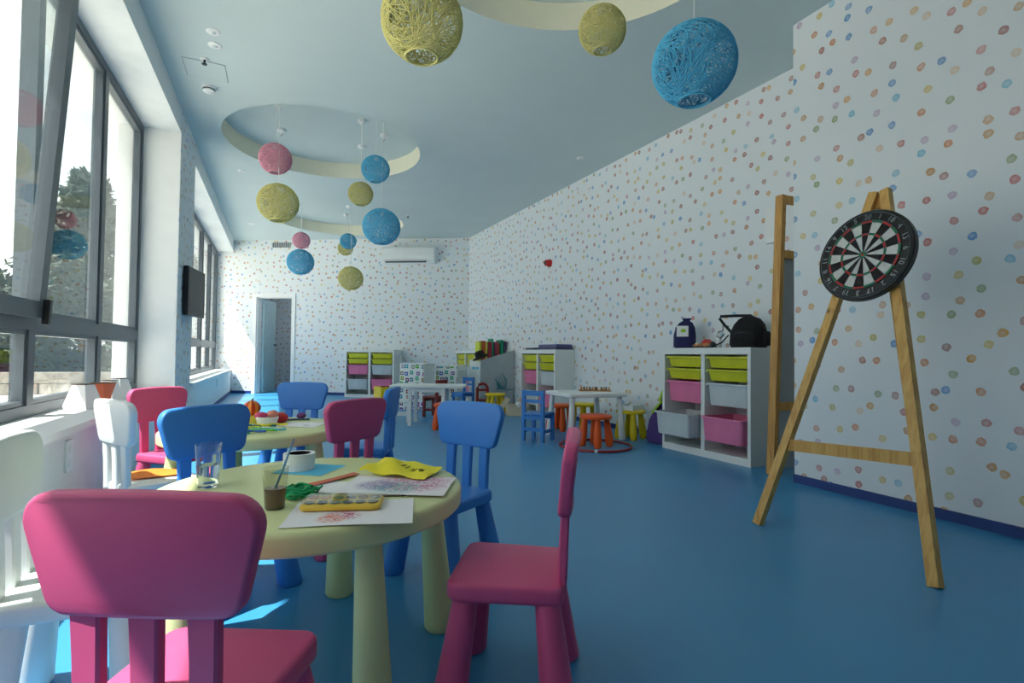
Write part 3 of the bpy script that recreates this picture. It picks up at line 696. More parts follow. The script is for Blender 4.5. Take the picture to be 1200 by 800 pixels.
def make_stool():
    T = bpy.data.objects.new('plastic_stool', None); COL.objects.link(T); m = M['orange']
    MB().lathe([(.12, .262), (.148, .264), (.153, .275), (.152, .29), (.14, .3), (.05, .302)], 40).build('seat', m, T, smooth=True)
    for k in range(4):
        a = R_(45+90*k); c, s = math.cos(a), math.sin(a)
        b = MB(); n = 16; rs = []
        for r, z, q in ((.028, 0, .132), (.036, .02, .131), (.04, .06, .128), (.036, .14, .118), (.029, .22, .107), (.027, .268, .1)):
            rs.append([(c*q+r*math.cos(2*math.pi*i/n), s*q+r*math.sin(2*math.pi*i/n), z) for i in range(n)])
        b.rings(rs).build('leg', m, T, smooth=True)
    return T
ST0 = make_stool(); su = [0]
for (x, y, rz, m, lab) in [(2.79, 4.32, 20, 'orange', 'orange plastic stool standing inside the red hoop'), (3.4, 4.6, 22, 'yellow', 'yellow plastic stool with a white tray on its seat'),
     (3.33, 5.43, 10, 'yellow', 'yellow plastic stool tucked behind the white conical-legged table'), (3.0, 5.40, 30, 'orange', 'orange plastic stool behind the blue wooden chair and white table'),
     (1.78, 5.86, 40, 'orange', 'orange plastic stool beside the white square-legged table'), (2.93, 7.22, 0, 'yellow', 'yellow plastic stool beside the cream cardboard box')]:
    o = ST0 if not su[0] else copy_tree(ST0); su[0] = 1
    o.location = (x, y, 0); o.rotation_euler = (0, 0, R_(rz)); tag(o, lab, 'stool', 'moulded plastic stools')
    for c in o.children: setmat(c, M[m])
T = thing('white_tray', 'shallow white tray box resting on a yellow stool', 'tray', (3.4, 4.6, .302), R_(25))
b = MB(); b.span((-.12, -.09, 0), (.12, .09, .012)); b.build('tray_base', M['white_p'], T)
for a, c in (((-.12, -.09, .012), (.12, -.083, .05)), ((-.12, .083, .012), (.12, .09, .05)), ((-.12, -.083, .012), (-.113, .083, .05)), ((.113, -.083, .012), (.12, .083, .05))): MB().span(a, c).build('tray_side', M['white_p'], T)

T = thing('white_table', 'white plastic table with conical legs holding a wooden game', 'table', (2.99, 4.84, 0), R_(-4))
MB().rprism(rrect(.68, .62, .05), .44, .478, .01).build('tabletop', M['white_p'], T, smooth=True)
for sx in (-1, 1):
    for sy in (-1, 1): cone_leg((sx*.295, sy*.265, 0), (sx*.27, sy*.24, .442), .037, .026).build('leg', M['white_p'], T, smooth=True)
T = thing('wooden_game', 'low tray of small wooden game pieces on the white conical-legged table', 'toy', (3.16, 4.92, .478), R_(-20))
MB().rprism(rrect(.34, .12, .01), 0, .012, .003).build('game_board', M['wood'], T)
random.seed(11)
for k in range(16): MB().lathe([(.009, .012), (.011, .018), (.006, .035), (.008, .042), (.003, .048)], 8, (-.15+.02*k, random.uniform(-.04, .04), 0)).build('game_piece', [M['wood'], M['cardboard'], M['bark']][k % 3], T, smooth=True)
T = thing('paper_stack', 'flat sheet of paper on the edge of the white conical-legged table', 'paper', (2.79, 5.02, .478), R_(10)); MB().rprism(rrect(.2, .14, .004, 2), 0, .006, .001).build('sheet', M['paper'], T)

# small wooden chairs
def make_wood_chair():
    T = bpy.data.objects.new('wooden_chair', None); COL.objects.link(T); m = M['bluewood']; w, d, t = .25, .24, .032
    for sx in (-1, 1):
        MB().box((sx*(w/2-t/2), -d/2+t/2, .255), (t, t, .51)).build('back_leg', m, T); MB().box((sx*(w/2-t/2), d/2-t/2, .13), (t, t, .26)).build('front_leg', m, T)
        MB().box((sx*(w/2-t/2), 0, .10), (t*.7, d-2*t, .03)).build('stretcher', m, T)
    MB().rprism(rrect(w+.01, d+.005, .012, 3), .26, .282, .005).build('seat', m, T)
    MB().box((0, -d/2+t/2, .48), (w-2*t, t*.7, .05)).build('back_rail', m, T); MB().box((0, -d/2+t/2, .40), (w-2*t, t*.7, .03)).build('back_rail', m, T)
    MB().box((0, -d/2+t/2, .12), (w-2*t, t*.7, .035)).build('stretcher', m, T); MB().box((0, -d/2+t/2, .235), (w-2*t, t*.7, .04)).build('seat_rail', m, T); MB().box((0, d/2-t/2, .235), (w-2*t, t*.7, .04)).build('seat_rail', m, T)
    return T
WC0 = make_wood_chair(); wu = [0]
for (x, y, face, m, lab) in [(2.43, 4.83, 34, 'bluewood', 'small blue wooden chair at the white conical-legged table'), (2.62, 7.78, 200, 'bluewood', 'small blue wooden chair near the seaweed bookcase'),
     (2.0, 7.15, 130, 'redwood', 'small dark red wooden chair behind the white square-legged table')]:
    o = WC0 if not wu[0] else copy_tree(WC0); wu[0] = 1
    o.location = (x, y, 0); o.rotation_euler = (0, 0, R_(face-90)); tag(o, lab, 'chair', 'small wooden chairs')
    for c in o.children: setmat(c, M[m])
T = thing('toddler_chair', 'tiny dark red toddler chair with an arched back near the bookcase', 'chair', (2.83, 7.5, 0), R_(-20))
arch = [(-.075, .0, .0), (-.078, 0, .25), (-.075, 0, .36), (-.05, 0, .41), (0, 0, .425), (.05, 0, .41), (.075, 0, .36), (.078, 0, .25), (.075, 0, 0)]
MB().tube(arch, .022, 8).build('arched_back', M['redwood'], T, smooth=True); MB().box((0, 0, .33), (.14, .02, .035)).build('back_rail', M['redwood'], T); MB().rprism(rrect(.19, .18, .03), .16, .185, .006).build('seat', M['redwood'], T, (0, .08, 0))
for sx in (-1, 1): MB().cone((sx*.07, .15, 0), (sx*.065, .145, .165), .016, .014, 10).build('front_leg', M['redwood'], T)

# white square-legged table and stool
rzt = -YAW
T = thing('white_wooden_table', 'white wooden table with square legs beside the printed fabric boxes', 'table', (1.72, 6.42, 0), rzt)
MB().rprism(rrect(.88, .5, .012, 3), .455, .485, .004).build('tabletop', M['shelf'], T)
for sx in (-.2, .2):
    for sy in (-.2, .2): MB().box((sx, sy, .2275), (.042, .042, .455)).build('leg', M['shelf'], T)
for sy in (-.2, .2): MB().box((0, sy, .43), (.36, .02, .05)).build('apron', M['shelf'], T)
T = thing('white_stool', 'small white wooden stool half under the white square-legged table', 'stool', (1.45, 6.75, 0), rzt)
MB().rprism(rrect(.25, .24, .012, 3), .25, .275, .005).build('seat', M['shelf'], T)
for sx in (-1, 1):
    for sy in (-1, 1): MB().box((sx*.1, sy*.095, .125), (.03, .03, .25)).build('leg', M['shelf'], T)
for sy in (-1, 1): MB().box((0, sy*.095, .1), (.17, .02, .03)).build('stretcher', M['shelf'], T)
# printed fabric boxes
PRN = printed_box()
for (x, y, w, h, rz, lab) in [(2.02, 8.25, .42, .73, -42, 'tall white fabric box printed with small coloured squares, storage unit side'), (2.6, 8.35, .38, .70, -40, 'tall white fabric box printed with small coloured squares, bookcase side')]:
    T = thing('printed_box', lab, 'box', (x, y, 0), R_(rz), 'printed fabric boxes')
    MB().rprism(rrect(w, .4, .02), 0, h-.03, .008).build('box_body', PRN, T, smooth=True)
    b = MB(); b.tube([(p[0], p[1], h-.02) for p in rrect(w, .4, .03, 6)], .01, 6, closed=True).build('rim', M['white_p'], T, smooth=True)
    for sx in (-1, 1): MB().tube([(sx*(w/2+.004), -.06, h-.1), (sx*(w/2+.03), -.04, h-.13), (sx*(w/2+.03), .04, h-.13), (sx*(w/2+.004), .06, h-.1)], .008, 6).build('handle', M['white_p'], T)
# yellow crate by the back storage unit
T = thing('yellow_crate', 'open yellow toy crate with red edging in front of the back storage unit', 'crate', (1.6, 8.7, 0), R_(10))
w, d, h, t = .26, .34, .33, .018
for a, c in (((-w/2, -d/2, 0), (w/2, -d/2+t, h)), ((-w/2, d/2-t, 0), (w/2, d/2, h)), ((-w/2, -d/2+t, 0), (-w/2+t, d/2-t, h)), ((w/2-t, -d/2+t, 0), (w/2, d/2-t, h))): MB().span(a, c).build('side', M['yellow'], T)
MB().span((-w/2+t, -d/2+t, 0), (w/2-t, d/2-t, .02)).build('bottom', M['yellow'], T); MB().span((-w/2, -d/2-.003, h), (w/2, -d/2+t, h+.02)).span((w/2-t, -d/2+t, h), (w/2+.003, d/2, h+.02)).build('edging', M['red'], T)
# cream cardboard box
T = thing('cardboard_box', 'open cream cardboard box on the floor by the dotted wall', 'box', (3.1, 6.92, 0), R_(-15))
for a, c in (((-.11, -.09, 0), (.11, -.084, .16)), ((-.11, .084, 0), (.11, .09, .16)), ((-.11, -.084, 0), (-.104, .084, .16)), ((.104, -.084, 0), (.11, .084, .16)), ((-.104, -.084, 0), (.104, .084, .006))): MB().span(a, c).build('panel', M['cardboard'], T)
MB().bar((-.11, 0, .158), (-.17, 0, .2), .17, .005, up=(0, 1, 0)).build('flap', M['cardboard'], T); MB().bar((.11, 0, .158), (.15, 0, .21), .17, .005, up=(0, 1, 0)).build('flap', M['cardboard'], T); MB().sphere((.05, -.05, .15), .05, 12).build('paper_ball', M['paper'], T)

# ------------------------------------------------------------------ dartboard and easels
def easel():
    T = thing('wooden_easel', 'pine A-frame easel carrying the dartboard', 'easel', (2.45, 1.6, 0))
    o = Vector((2.45, 1.6, 0)); up = (1, 0, .2)
    top = Vector((2.72, 1.655, 1.695))
    for y in (2.01, 1.2):
        s = 1 if y > 1.6 else -1
        MB().bar(Vector((2.285, y, 0))-o, Vector((2.72, 1.655+s*.026, 1.69))-o, .042, .034, up=(1, 0, 0)).build('front_leg', PINE, T)
    MB().bar(Vector((2.985, 1.6, 0))-o, Vector((2.745, 1.655, 1.65))-o, .05, .03, up=(0, 1, 0)).build('rear_leg', PINE, T)
    b = MB(); b.bar(Vector((2.40, 1.92, .415))-o, Vector((2.40, 1.30, .45))-o, .022, .055, up=(0, 0, 1)); b.build('cross_bar', PINE, T)
    MB().box(top-o+Vector((.012, 0, -.06)), (.03, .06, .05)).build('hinge_block', PINE, T)
easel()
def dartboard():
    c = Vector((2.56, 1.638, 1.357)); tl = R_(12)
    n = Vector((-math.cos(tl), 0, math.sin(tl)))
    T = thing('dartboard', 'round black and white dartboard with red and green rings on the easel', 'dartboard', c)
    x = Vector((0, -1, 0)); y = n.cross(x); m = Matrix((x, y, n)).transposed().to_4x4(); T.rotation_euler = m.to_euler()
    Rr = .225; k = Rr/.2255
    MB().lathe([(Rr-.006, -.036), (Rr, -.03), (Rr, -.004), (Rr-.004, 0), (.1, 0)], 64).build('surround', M['black'], T, smooth=True)
    wh = mat('sisal_white', (205, 208, 205), rough=.8, var=.1, vs_=40); rd = mat('sisal_red', (190, 52, 44), rough=.8); gr = mat('sisal_green', (30, 120, 80), rough=.8); bk_ = mat('sisal_black', (22, 20, 22), rough=.8)
    def seg(b, r0, r1, a0, a1, z, q=4):
        A = [a0+(a1-a0)*i/q for i in range(q+1)]
        b.rings([[(r*math.sin(a), r*math.cos(a), zz) for zz in (0, z) for r in ((r0, r1) if zz == 0 else (r1, r0))] for a in A])
    w9 = math.pi/20
    for i in range(20):
        a = i*2*w9; b = MB(); seg(b, .016, .17, a-w9, a+w9, .003, 3); b.build('sector', bk_ if i % 2 == 0 else wh, T)
    for nm, r0, r1 in (('treble_ring', .097, .107), ('double_ring', .160, .170)):
        b = MB()
        for i in range(20): b.cur = i % 2; seg(b, r0, r1, i*2*w9-w9, i*2*w9+w9, .0042, 3)
        b.build(nm, [rd, gr], T)
    MB().lathe([(.016, .003), (.016, .0045), (.0065, .0045)], 24).build('outer_bull', gr, T); MB().lathe([(.0065, .004), (.0065, .0055)], 16).build('bullseye', rd, T)
    b = MB()
    for r in (.016, .097, .107, .160, .170): b.tube([(r*math.cos(2*math.pi*i/48), r*math.sin(2*math.pi*i/48), .005) for i in range(48)], .0008, 4, closed=True)
    for i in range(20): a = (i+.5)*2*w9; b.tube([(.016*math.sin(a), .016*math.cos(a), .005), (.17*math.sin(a), .17*math.cos(a), .005)], .0008, 4)
    b.build('wire_spider', M['metal'], T)
    b = MB(); b.tube([(.2085*math.cos(2*math.pi*i/64), .2085*math.sin(2*math.pi*i/64), .004) for i in range(64)], .0012, 4, closed=True); NR = b.build('number_ring', M['metal'], T)
    for i, num in enumerate([20, 1, 18, 4, 13, 6, 10, 15, 2, 17, 3, 19, 7, 16, 8, 11, 14, 9, 12, 5]):
        cu = bpy.data.curves.new('numeral', 'FONT'); cu.body = str(num); cu.size = .036; cu.align_x = 'CENTER'; cu.align_y = 'CENTER'; cu.extrude = .0012; cu.resolution_u = 2
        to = bpy.data.objects.new('tmp', cu); COL.objects.link(to)
        dg = bpy.context.evaluated_depsgraph_get(); me = bpy.data.meshes.new_from_object(to.evaluated_get(dg)); bpy.data.objects.remove(to)
        me.materials.clear(); me.materials.append(M['metal']); o = bpy.data.objects.new('numeral', me); COL.objects.link(o); o.parent = NR
        a = i*2*w9; o.location = (.19*math.sin(a), .19*math.cos(a), .002); o.rotation_euler = (0, 0, -a)
dartboard()
# second easel standing in the niche with a white board
T = thing('board_stand', 'tall pine stand with a pale board in the niche beside the storage unit', 'easel', (3.36, 2.83, 0))
MB().bar((0, 0, 0), (.05, -.045, 2.07), .062, .04, up=(1, 0, 0)).build('post', PINE2, T); MB().bar((.37, -.07, 0), (.35, -.1, 2.07), .062, .04, up=(1, 0, 0)).build('post', PINE2, T)
for z in (2.04, 1.63, .5): MB().bar((.03+.02*z/2, -.01-.02*z, z), (.36, -.075, z), .03, .06).build('cross_bar', PINE2, T)
b = MB(); b.span((.04, -.03, .04), (.36, -.015, 1.62)); b.build('pale_board', M['grey'], T)

# ------------------------------------------------------------------ wall and ceiling fittings
p = bpt(bt(2.44), .0); T = thing('air_conditioner', 'white wall-mounted air conditioner high on the back wall', 'air conditioner', (p.x, p.y, 2.69), BA)
b = MB(); prof = [(0, 0), (-.12, 0), (-.19, .06), (-.205, .14), (-.2, .28), (-.18, .32), (0, .32)]
b.rings([[(x, y, z) for y, z in prof] for x in (-.52, .52)]); b.build('casing', M['white_p'], T)
MB().box((-.06, -.165, .033), (.84, .05, .03), rot=Matrix.Rotation(R_(-40), 3, 'X')).build('louvre_slot', M['dark'], T)
MB().box((-.06, -.175, .028), (.83, .055, .006), rot=Matrix.Rotation(R_(-30), 3, 'X')).build('louvre', M['white_p'], T.children[0])
p = bpt(bt(.02), .0); T = thing('vent_grille', 'small grey slatted vent grille on the back wall above the door', 'vent', (p.x, p.y, 3.06), BA)
MB().span((-.2, -.012, 0), (.2, -.002, .1)).build('backing', M['dark'], T)
for k in range(9): MB().span((-.2+.046*k, -.02, .004), (-.2+.046*k+.026, -.012, .096)).build('slat', M['grey'], T)
T = thing('fire_alarm', 'red fire alarm sounder on the dotted side wall', 'alarm', (farx(6.85), 6.85, 2.21), R_(-90)+.0428)
MB().lathe([(.055, 0), (.055, .03), (.045, .05), (.045, .08), (.03, .09)], 20, (0, 0, 0), (0, -1, 0)).build('sounder', M['red'], T, smooth=True); MB().lathe([(.03, .088), (.02, .1)], 16, (0, 0, 0), (0, -1, 0)).build('lens', M['dark'], T)
T = thing('wall_panel', 'small white switch panel on the wall above the backpack', 'panel', (farx(3.2), 3.16, 1.82), R_(-90)+.0428)
MB().rprism(rrect(.12, .3, .01, 3), 0, .03, .006, fn=lambda x, y, z: (x, -z, y+.15)).build('cover', M['white_p'], T); MB().span((-.03, -.036, .12), (.03, -.03, .2)).build('switch', M['white'], T)
# tv on a bracket on the pier
T = thing('wall_tv', 'black flat television on a wall bracket on the pier between the windows', 'television', (-.845, 6.2, 1.23), R_(90-8))
MB().rprism(rrect(.6, .50, .008, 3), 0, .045, .006, fn=lambda x, y, z: (x+.3, z, y+.25)).build('casing', M['black'], T)
MB().span((.012, -.002, .016), (.588, 0.002, .488)).build('screen', M['screen'], T.children[0])
MB().span((.24, .045, .15), (.36, .06, .35)).build('mount_plate', M['dark'], T); MB().bar((.3, .05, .25), (.2, .085, .25), .03, .04).build('bracket_arm', M['black'], T)
for q, nm in (((RX, 3.15, .36), 'white double socket on the parapet below the paper crafts'), ((RX, 9.82, .36), 'white socket on the parapet near the back wall')):
    T = thing('wall_socket', nm, 'socket', q, R_(90), 'sockets on the window parapet')
    MB().rprism(rrect(.085, .15, .008, 3), 0, .012, .003, fn=lambda x, y, z: (x, -z, y)).build('plate', M['white_p'], T)
    for dz in (-.035, .035): MB().lathe([(.022, .011), (.022, .014)], 16, (0, 0, dz), (0, -1, 0)).build('socket_face', M['shelf'], T)
for (x, y, k, nm) in [(-.484, 4.413, 0, 'flat white ceiling disc furthest from the access hatch'), (-.492, 4.606, 0, 'flat white ceiling disc close to the access hatch'), (-.59, 4.86, 1, 'sprinkler head at the edge of the ceiling hatch'), (-.611, 5.363, 2, 'smoke detector on the ceiling next to the access hatch'), (1.97, 8.9, 1, 'sprinkler head beside the recess near the air conditioner'), (-.483, 7.675, 0, 'flat ceiling disc beside the middle recess'), (-.504, 10.77, 0, 'flat ceiling disc near the back wall'), (3.248, 5.405, 0, 'flat ceiling disc close to the dotted side wall'), (-.015, 6.585, 3, 'white lamp hook in the middle recess above the pink ball'), (.893, 6.677, 3, 'white lamp hook in the middle recess near the air conditioner side'), (1.081, 6.224, 3, 'white lamp hook in the middle recess at its rim')]:
    T = thing('ceiling_fitting', nm, 'ceiling fitting', (x, y, CH+(.2 if k == 3 else 0)))
    if k == 0: MB().lathe([(.05, 0), (.05, -.004), (.04, -.01), (.01, -.011)], 20).build('disc', M['white'], T, smooth=True); MB().lathe([(.018, -.01), (.012, -.016)], 12).build('centre', M['ceil'], T)
    elif k == 1: MB().lathe([(.035, 0), (.035, -.006), (.012, -.01)], 16).build('escutcheon', M['white'], T); MB().cone((0, 0, -.01), (0, 0, -.04), .008, .008).lathe([(.02, -.045), (.02, -.04)], 12).build('sprinkler', M['dark'], T)
    elif k == 2: MB().lathe([(.06, 0), (.06, -.015), (.055, -.018)], 24).build('base', M['white'], T); MB().lathe([(.045, -.018), (.05, -.04), (.03, -.055)], 24).build('sensor', M['white_p'], T, smooth=True); MB().lathe([(.051, -.024), (.051, -.03)], 24).build('slot', M['dark'], T)
    else: MB().lathe([(.05, 0), (.05, -.02), (.012, -.045)], 20).build('rose', M['white'], T, smooth=True); MB().tube([(0, 0, -.04), (.01, 0, -.06), (0, 0, -.075), (-.01, 0, -.06)], .003, 6).build('hook', M['metal'], T)
T = thing('access_hatch', 'square white access hatch set in the ceiling near the window', 'hatch', (-.6, 5.05, CH))
MB().span((-.15, -.15, -.003), (.15, .15, 0)).build('panel', M['ceil'], T)
b = MB()
for a, c in (((-.156, -.156), (.156, -.15)), ((-.156, .15), (.156, .156)), ((-.156, -.15), (-.15, .15)), ((.15, -.15), (.156, .15))): b.span((*a, -.001), (*c, 0))
b.build('gap', M['cloudgrey'], T)

# ------------------------------------------------------------------ things on the first round table
TZ = .4785
def sheet(name, label, cat, loc, rz, w, d, m, wav=.0015, seed=0, group=None, n=10, z=0, corners=None):
    b = MB(); random.seed(seed); ph = [random.uniform(0, 6) for _ in range(4)]
    def P(i, j, up):
        u, v = i/n, j/n; x, y = (u-.5)*w, (v-.5)*d
        zz = wav*(1+math.sin(u*5+ph[0])*math.cos(v*4+ph[1]))
        return (x, y, zz+(.0006 if up else 0))
    vs_ = [P(i, j, 1) for j in range(n+1) for i in range(n+1)]+[P(i, j, 0) for j in range(n+1) for i in range(n+1)]; q = n+1; o = q*q; F = []
    for j in range(n):
        for i in range(n):
            a = j*q+i; F.append((a, a+1, a+q+1, a+q)); F.append((o+a, o+a+q, o+a+q+1, o+a+1))
    for i in range(n):
        F += [(i, o+i, o+i+1, i+1), (n*q+i, n*q+i+1, o+n*q+i+1, o+n*q+i), (i*q, (i+1)*q, o+(i+1)*q, o+i*q), (i*q+n, o+i*q+n, o+(i+1)*q+n, (i+1)*q+n)]
    b.add(vs_, F); o_ = b.build(name, m, loc=(loc[0], loc[1], loc[2]), rot=(0, 0, rz), smooth=True)
    return tag(o_, label, cat, group)
DR1 = drawing('scribbled_paper_red', [(190, 50, 110), (230, 120, 60)], [-.02, -.04], [-.03, -.05], [.05, .04], 1.3)
DR2 = drawing('scribbled_paper_teal', [(190, 60, 130), (60, 170, 160), (110, 90, 160)], [.04, .0, -.06], [.03, -.03, -.01], [.13, .08, .07], 4.2)
sheet('drawing_sheet', 'white drawing sheet under the paint palette with red pen marks', 'paper', (.17, 1.318, TZ), R_(-14), .285, .2, DR1, seed=2)
sheet('drawing_sheet', 'white sheet scribbled in pink and teal under the yellow sheet', 'paper', (.322, 1.525, TZ+.0045), R_(-27), .30, .21, DR2, seed=5)
sheet('drawing_sheet', 'plain white sheet beside the green yarn and orange strip', 'paper', (.2, 1.545, TZ), R_(-38), .26, .13, M['paper'], seed=8)
sheet('card_sheet', 'sky blue card under the white tape roll', 'card', (.103, 1.858, TZ), R_(-34), .17, .16, M['skypaper'], wav=.0005, seed=4)
sheet('card_strip', 'terracotta card strip between the green yarn and yellow sheet', 'card', (.158, 1.668, TZ+.004), R_(37), .19, .03, M['terra'], wav=.001, seed=6)
# crumpled yellow sheet
def yellow_sheet():
    T = thing('yellow_sheet', 'crumpled yellow sheet with black pen marks on the drawings', 'paper', (.375, 1.69, TZ+.008), R_(-35))
    random.seed(12); n = 16; b = MB(); w, d = .22, .17; pts = []
    hh = {}
    for j in range(n+1):
        for i in range(n+1):
            u, v = i/n, j/n; z = .012+.022*max(0, math.sin(u*4.2+.3))*math.sin(v*3)+.006*math.sin(u*13+v*7)+random.uniform(0, .004); z *= 1-.65*u
            pts.append(((u-.5)*w, (v-.5)*d+(-.03*u*u+.02*(1-u)*(v-.5)), max(.001, z)))
    q = n+1; o = q*q; vs_ = pts+[(x, y, z-.0007) for x, y, z in pts]; F = []
    for j in range(n):
        for i in range(n):
            a = j*q+i; F.append((a, a+1, a+q+1, a+q)); F.append((o+a, o+a+q, o+a+q+1, o+a+1))
    for i in range(n):
        F += [(i, o+i, o+i+1, i+1), (n*q+i, n*q+i+1, o+n*q+i+1, o+n*q+i), (i*q, (i+1)*q, o+(i+1)*q, o+i*q), (i*q+n, o+i*q+n, o+(i+1)*q+n, (i+1)*q+n)]
    b.add(vs_, F); b.build('sheet', M['ylpaper'], T, smooth=True, ang=80)
    def zat(x, y):
        return min(pts, key=lambda p: (p[0]-x)**2+(p[1]-y)**2)[2]+.0018
    b = MB()
    for (x, y, dx, dy) in [(-.02, -.01, .0, .04), (.0, -.02, .003, .03), (.012, -.02, .003, .03), (.035, -.03, .0, .022), (.042, -.03, .004, .02), (.065, -.04, .003, .02), (.072, -.04, .003, .02), (.055, -.02, .015, .002)]:
        b.tube([(x+dx*k/4, y+dy*k/4, zat(x+dx*k/4, y+dy*k/4)) for k in range(5)], .0014, 5)
    b.build('pen_marks', M['black'], T)
yellow_sheet()
# tumbler of water
T = thing('water_glass', 'clear glass tumbler half full of water on the palette table', 'glass', (-.174, 1.72, TZ))
MB().lathe([(.024, 0), (.026, .002), (.034, .12), (.0325, .12), (.0255, .012), (.005, .010)], 28).build('tumbler', CLEAR, T, smooth=True)
MB().lathe([(.0252, .0125), (.0292, .062), (.004, .062)], 28).build('water', WATER, T.children[0], smooth=True)
# plastic cup with muddy paint water and brush
T = thing('paint_cup', 'clear plastic cup of muddy paint water beside the green yarn', 'cup', (.0, 1.425, TZ))
MB().lathe([(.022, 0), (.023, .002), (.030, .098), (.032, .1), (.030, .1), (.0222, .004), (.004, .003)], 28).build('cup', PLASTIC_CLEAR, T, smooth=True)
MB().lathe([(.0215, .004), (.0252, .05), (.004, .05)], 28).build('paint_water', M['muddy'], T.children[0], smooth=True)
T = thing('paint_brush', 'thin blue paint brush leaning in the plastic cup', 'brush', (.0, 1.425, TZ))
MB().tube([(-.006, .004, .03), (.018, -.010, .10), (.04, -.022, .17)], [.003, .0028, .0018], 8).build('handle', mat('blue_brush', (110, 170, 200), rough=.4), T, smooth=True); MB().tube([(-.012, .008, .01), (-.006, .004, .03)], [.0015, .003], 8).build('bristles', M['bark'], T)
# tape roll
def tape_roll(loc, r, h, label, m='white_p'):
    T = thing('tape_roll', label, 'tape', loc, 0, 'white tape rolls')
    MB().lathe([(r-.012, 0), (r, 0), (r, h), (r-.012, h)], 32, caps=False).build('tape', M[m], T)
    MB().lathe([(r-.016, 0), (r-.0121, 0), (r-.0121, h), (r-.016, h), (r-.016, 0)], 32, caps=False).build('core', M['black'], T)
    MB().bar((r*.7, r*.72, 0.002), (r*.7, r*.72, h-.002), .02, .003).build('loose_end', M[m], T)
tape_roll((.07, 1.87, TZ+.0016), .049, .052, 'wide white tape roll standing on the sky blue card')
# green yarn
random.seed(21); b = MB()
for s in range(10):
    ph = random.uniform(0, 6); a_, c_ = random.uniform(.022, .042), random.uniform(.02, .036); ox, oy = random.uniform(-.012, .012), random.uniform(-.01, .01); e = random.uniform(1, 3)
    b.tube([(ox+a_*math.cos(t*.26+ph)*(1+.2*math.sin(e*t*.26)), oy+c_*math.sin(t*.26+ph), .004+.0016*s+.004*math.sin(t*.5*e+ph)+.004) for t in range(25)], .0032, 6)
tag(b.build('yarn_tangle', M['green'], loc=(.062, 1.515, TZ), smooth=True), 'tangle of green yarn between the paint cup and palette', 'yarn')
# paint palette
T = thing('paint_palette', 'yellow watercolour palette box with clear lid on the drawing sheet', 'palette', (.155, 1.377, TZ+.0042), R_(-17))
MB().rprism(rrect(.19, .10, .018), 0, .012, .004).build('palette_tray', M['gold'], T, smooth=True)
pc = [(40, 40, 44), (70, 60, 90), (50, 90, 140), (90, 70, 60), (60, 60, 66), (120, 110, 90), (200, 90, 60), (220, 160, 90), (80, 120, 90), (70, 80, 130), (150, 60, 60), (60, 56, 60)]
for k in range(12): MB().lathe([(.0115, .012), (.0125, .0145), (.004, .0138)], 16, (-.075+.03*(k % 6), -.022+.044*(k//6), 0)).build('paint_pan', mat('paint_%d' % k, pc[k], rough=.5), T)
MB().rprism(rrect(.185, .095, .018), .0165, .019, .001).build('clear_lid', PLASTIC_CLEAR, T)
T = thing('dark_brush', 'short dark brush lying at the end of the palette', 'brush', (.275, 1.401, TZ+.006), R_(-16)); MB().tube([(-.04, 0, .003), (.03, 0, .003)], .0022, 8).build('handle', M['bark'], T); MB().tube([(.03, 0, .003), (.042, 0, .003)], [.0028, .001], 8).build('bristles', M['black'], T)

# ------------------------------------------------------------------ things on the second round table
def gourd(loc, r, cols, label, sc=(1, 1, .95)):
    T = thing('gourd', label, 'gourd', loc, 0)
    b = MB(); n = 40; k = 14; rs = []
    for j in range(1, k):
        a = math.pi*j/k; r_ = []
        for i in range(n):
            f_ = 2*math.pi*i/n; q = r*(1+.05*math.cos(8*f_)); r_.append((sc[0]*q*math.sin(a)*math.cos(f_), sc[1]*q*math.sin(a)*math.sin(f_), r*sc[2]*(1-math.cos(a))))
        rs.append(r_)
    b.rings(rs); fl = []
    for i, f_ in enumerate(b.f): fl.append(((i % n)//3) % 2 if i < (k-2)*n else 0)
    b.mi = fl; b.build('flesh', [mat('gourd_'+str(c), c, rough=.4) for c in cols], T, smooth=True, ang=70)
    MB().tube([(0, 0, 2*r*sc[2]-.006), (.004, 0, 2*r*sc[2]+.008), (.01, .002, 2*r*sc[2]+.016)], [.006, .004, .003], 8).build('stem', M['bark'], T, smooth=True)
gourd((-.125, 3.22, TZ+.036), .043, [(205, 60, 30), (235, 140, 40)], 'red and orange striped gourd perched on the lime table')
tag(MB().lathe([(.048, 0), (.05, .002), (.05, .034), (.044, .036), (.044, .004), (.01, .003)], 28).build('gourd_stand', mat('lemon_ring', (236, 226, 90), rough=.6), loc=(-.125, 3.22, TZ), smooth=True), 'short lemon yellow dish under the striped gourd', 'dish')
T = thing('white_dish', 'low white dish among the craft strips on the red gourd table', 'dish', (-.045, 3.07, TZ)); MB().lathe([(.04, 0), (.048, .003), (.054, .045), (.051, .045), (.045, .006), (.01, .005)], 28).build('dish', M['white_p'], T, smooth=True); MB().lathe([(.0535, .03), (.055, .032), (.055, .044), (.0535, .045)], 28, caps=False).build('rim_band', M['paper'], T)
for k, (x, y, z, r, c, nm) in enumerate([(-.075, 3.07, .03, .028, (216, 70, 120), 'pink modelling dough lump in the white dish'), (-.02, 3.085, .034, .03, (236, 150, 130), 'salmon dough lump in the white dish'), (.02, 3.14, .0, .04, (200, 36, 40), 'red dough lump behind the white dish'), (-.16, 3.1, 0, .03, (240, 150, 60), 'orange dough lump beside the white dish'), (.13, 3.3, 0, .026, (110, 50, 120), 'small violet dough lump at the far rim')]):
    b = MB(); b.sphere((0, 0, r*.7), r, 14, (1.15, .95, .72)); tag(b.build('dough_lump', mat('dough_%d' % k, c, rough=.5), loc=(x, y, TZ+z), rot=(0, 0, k), smooth=True), nm, 'dough', 'dough lumps on the gourd table')
random.seed(9)
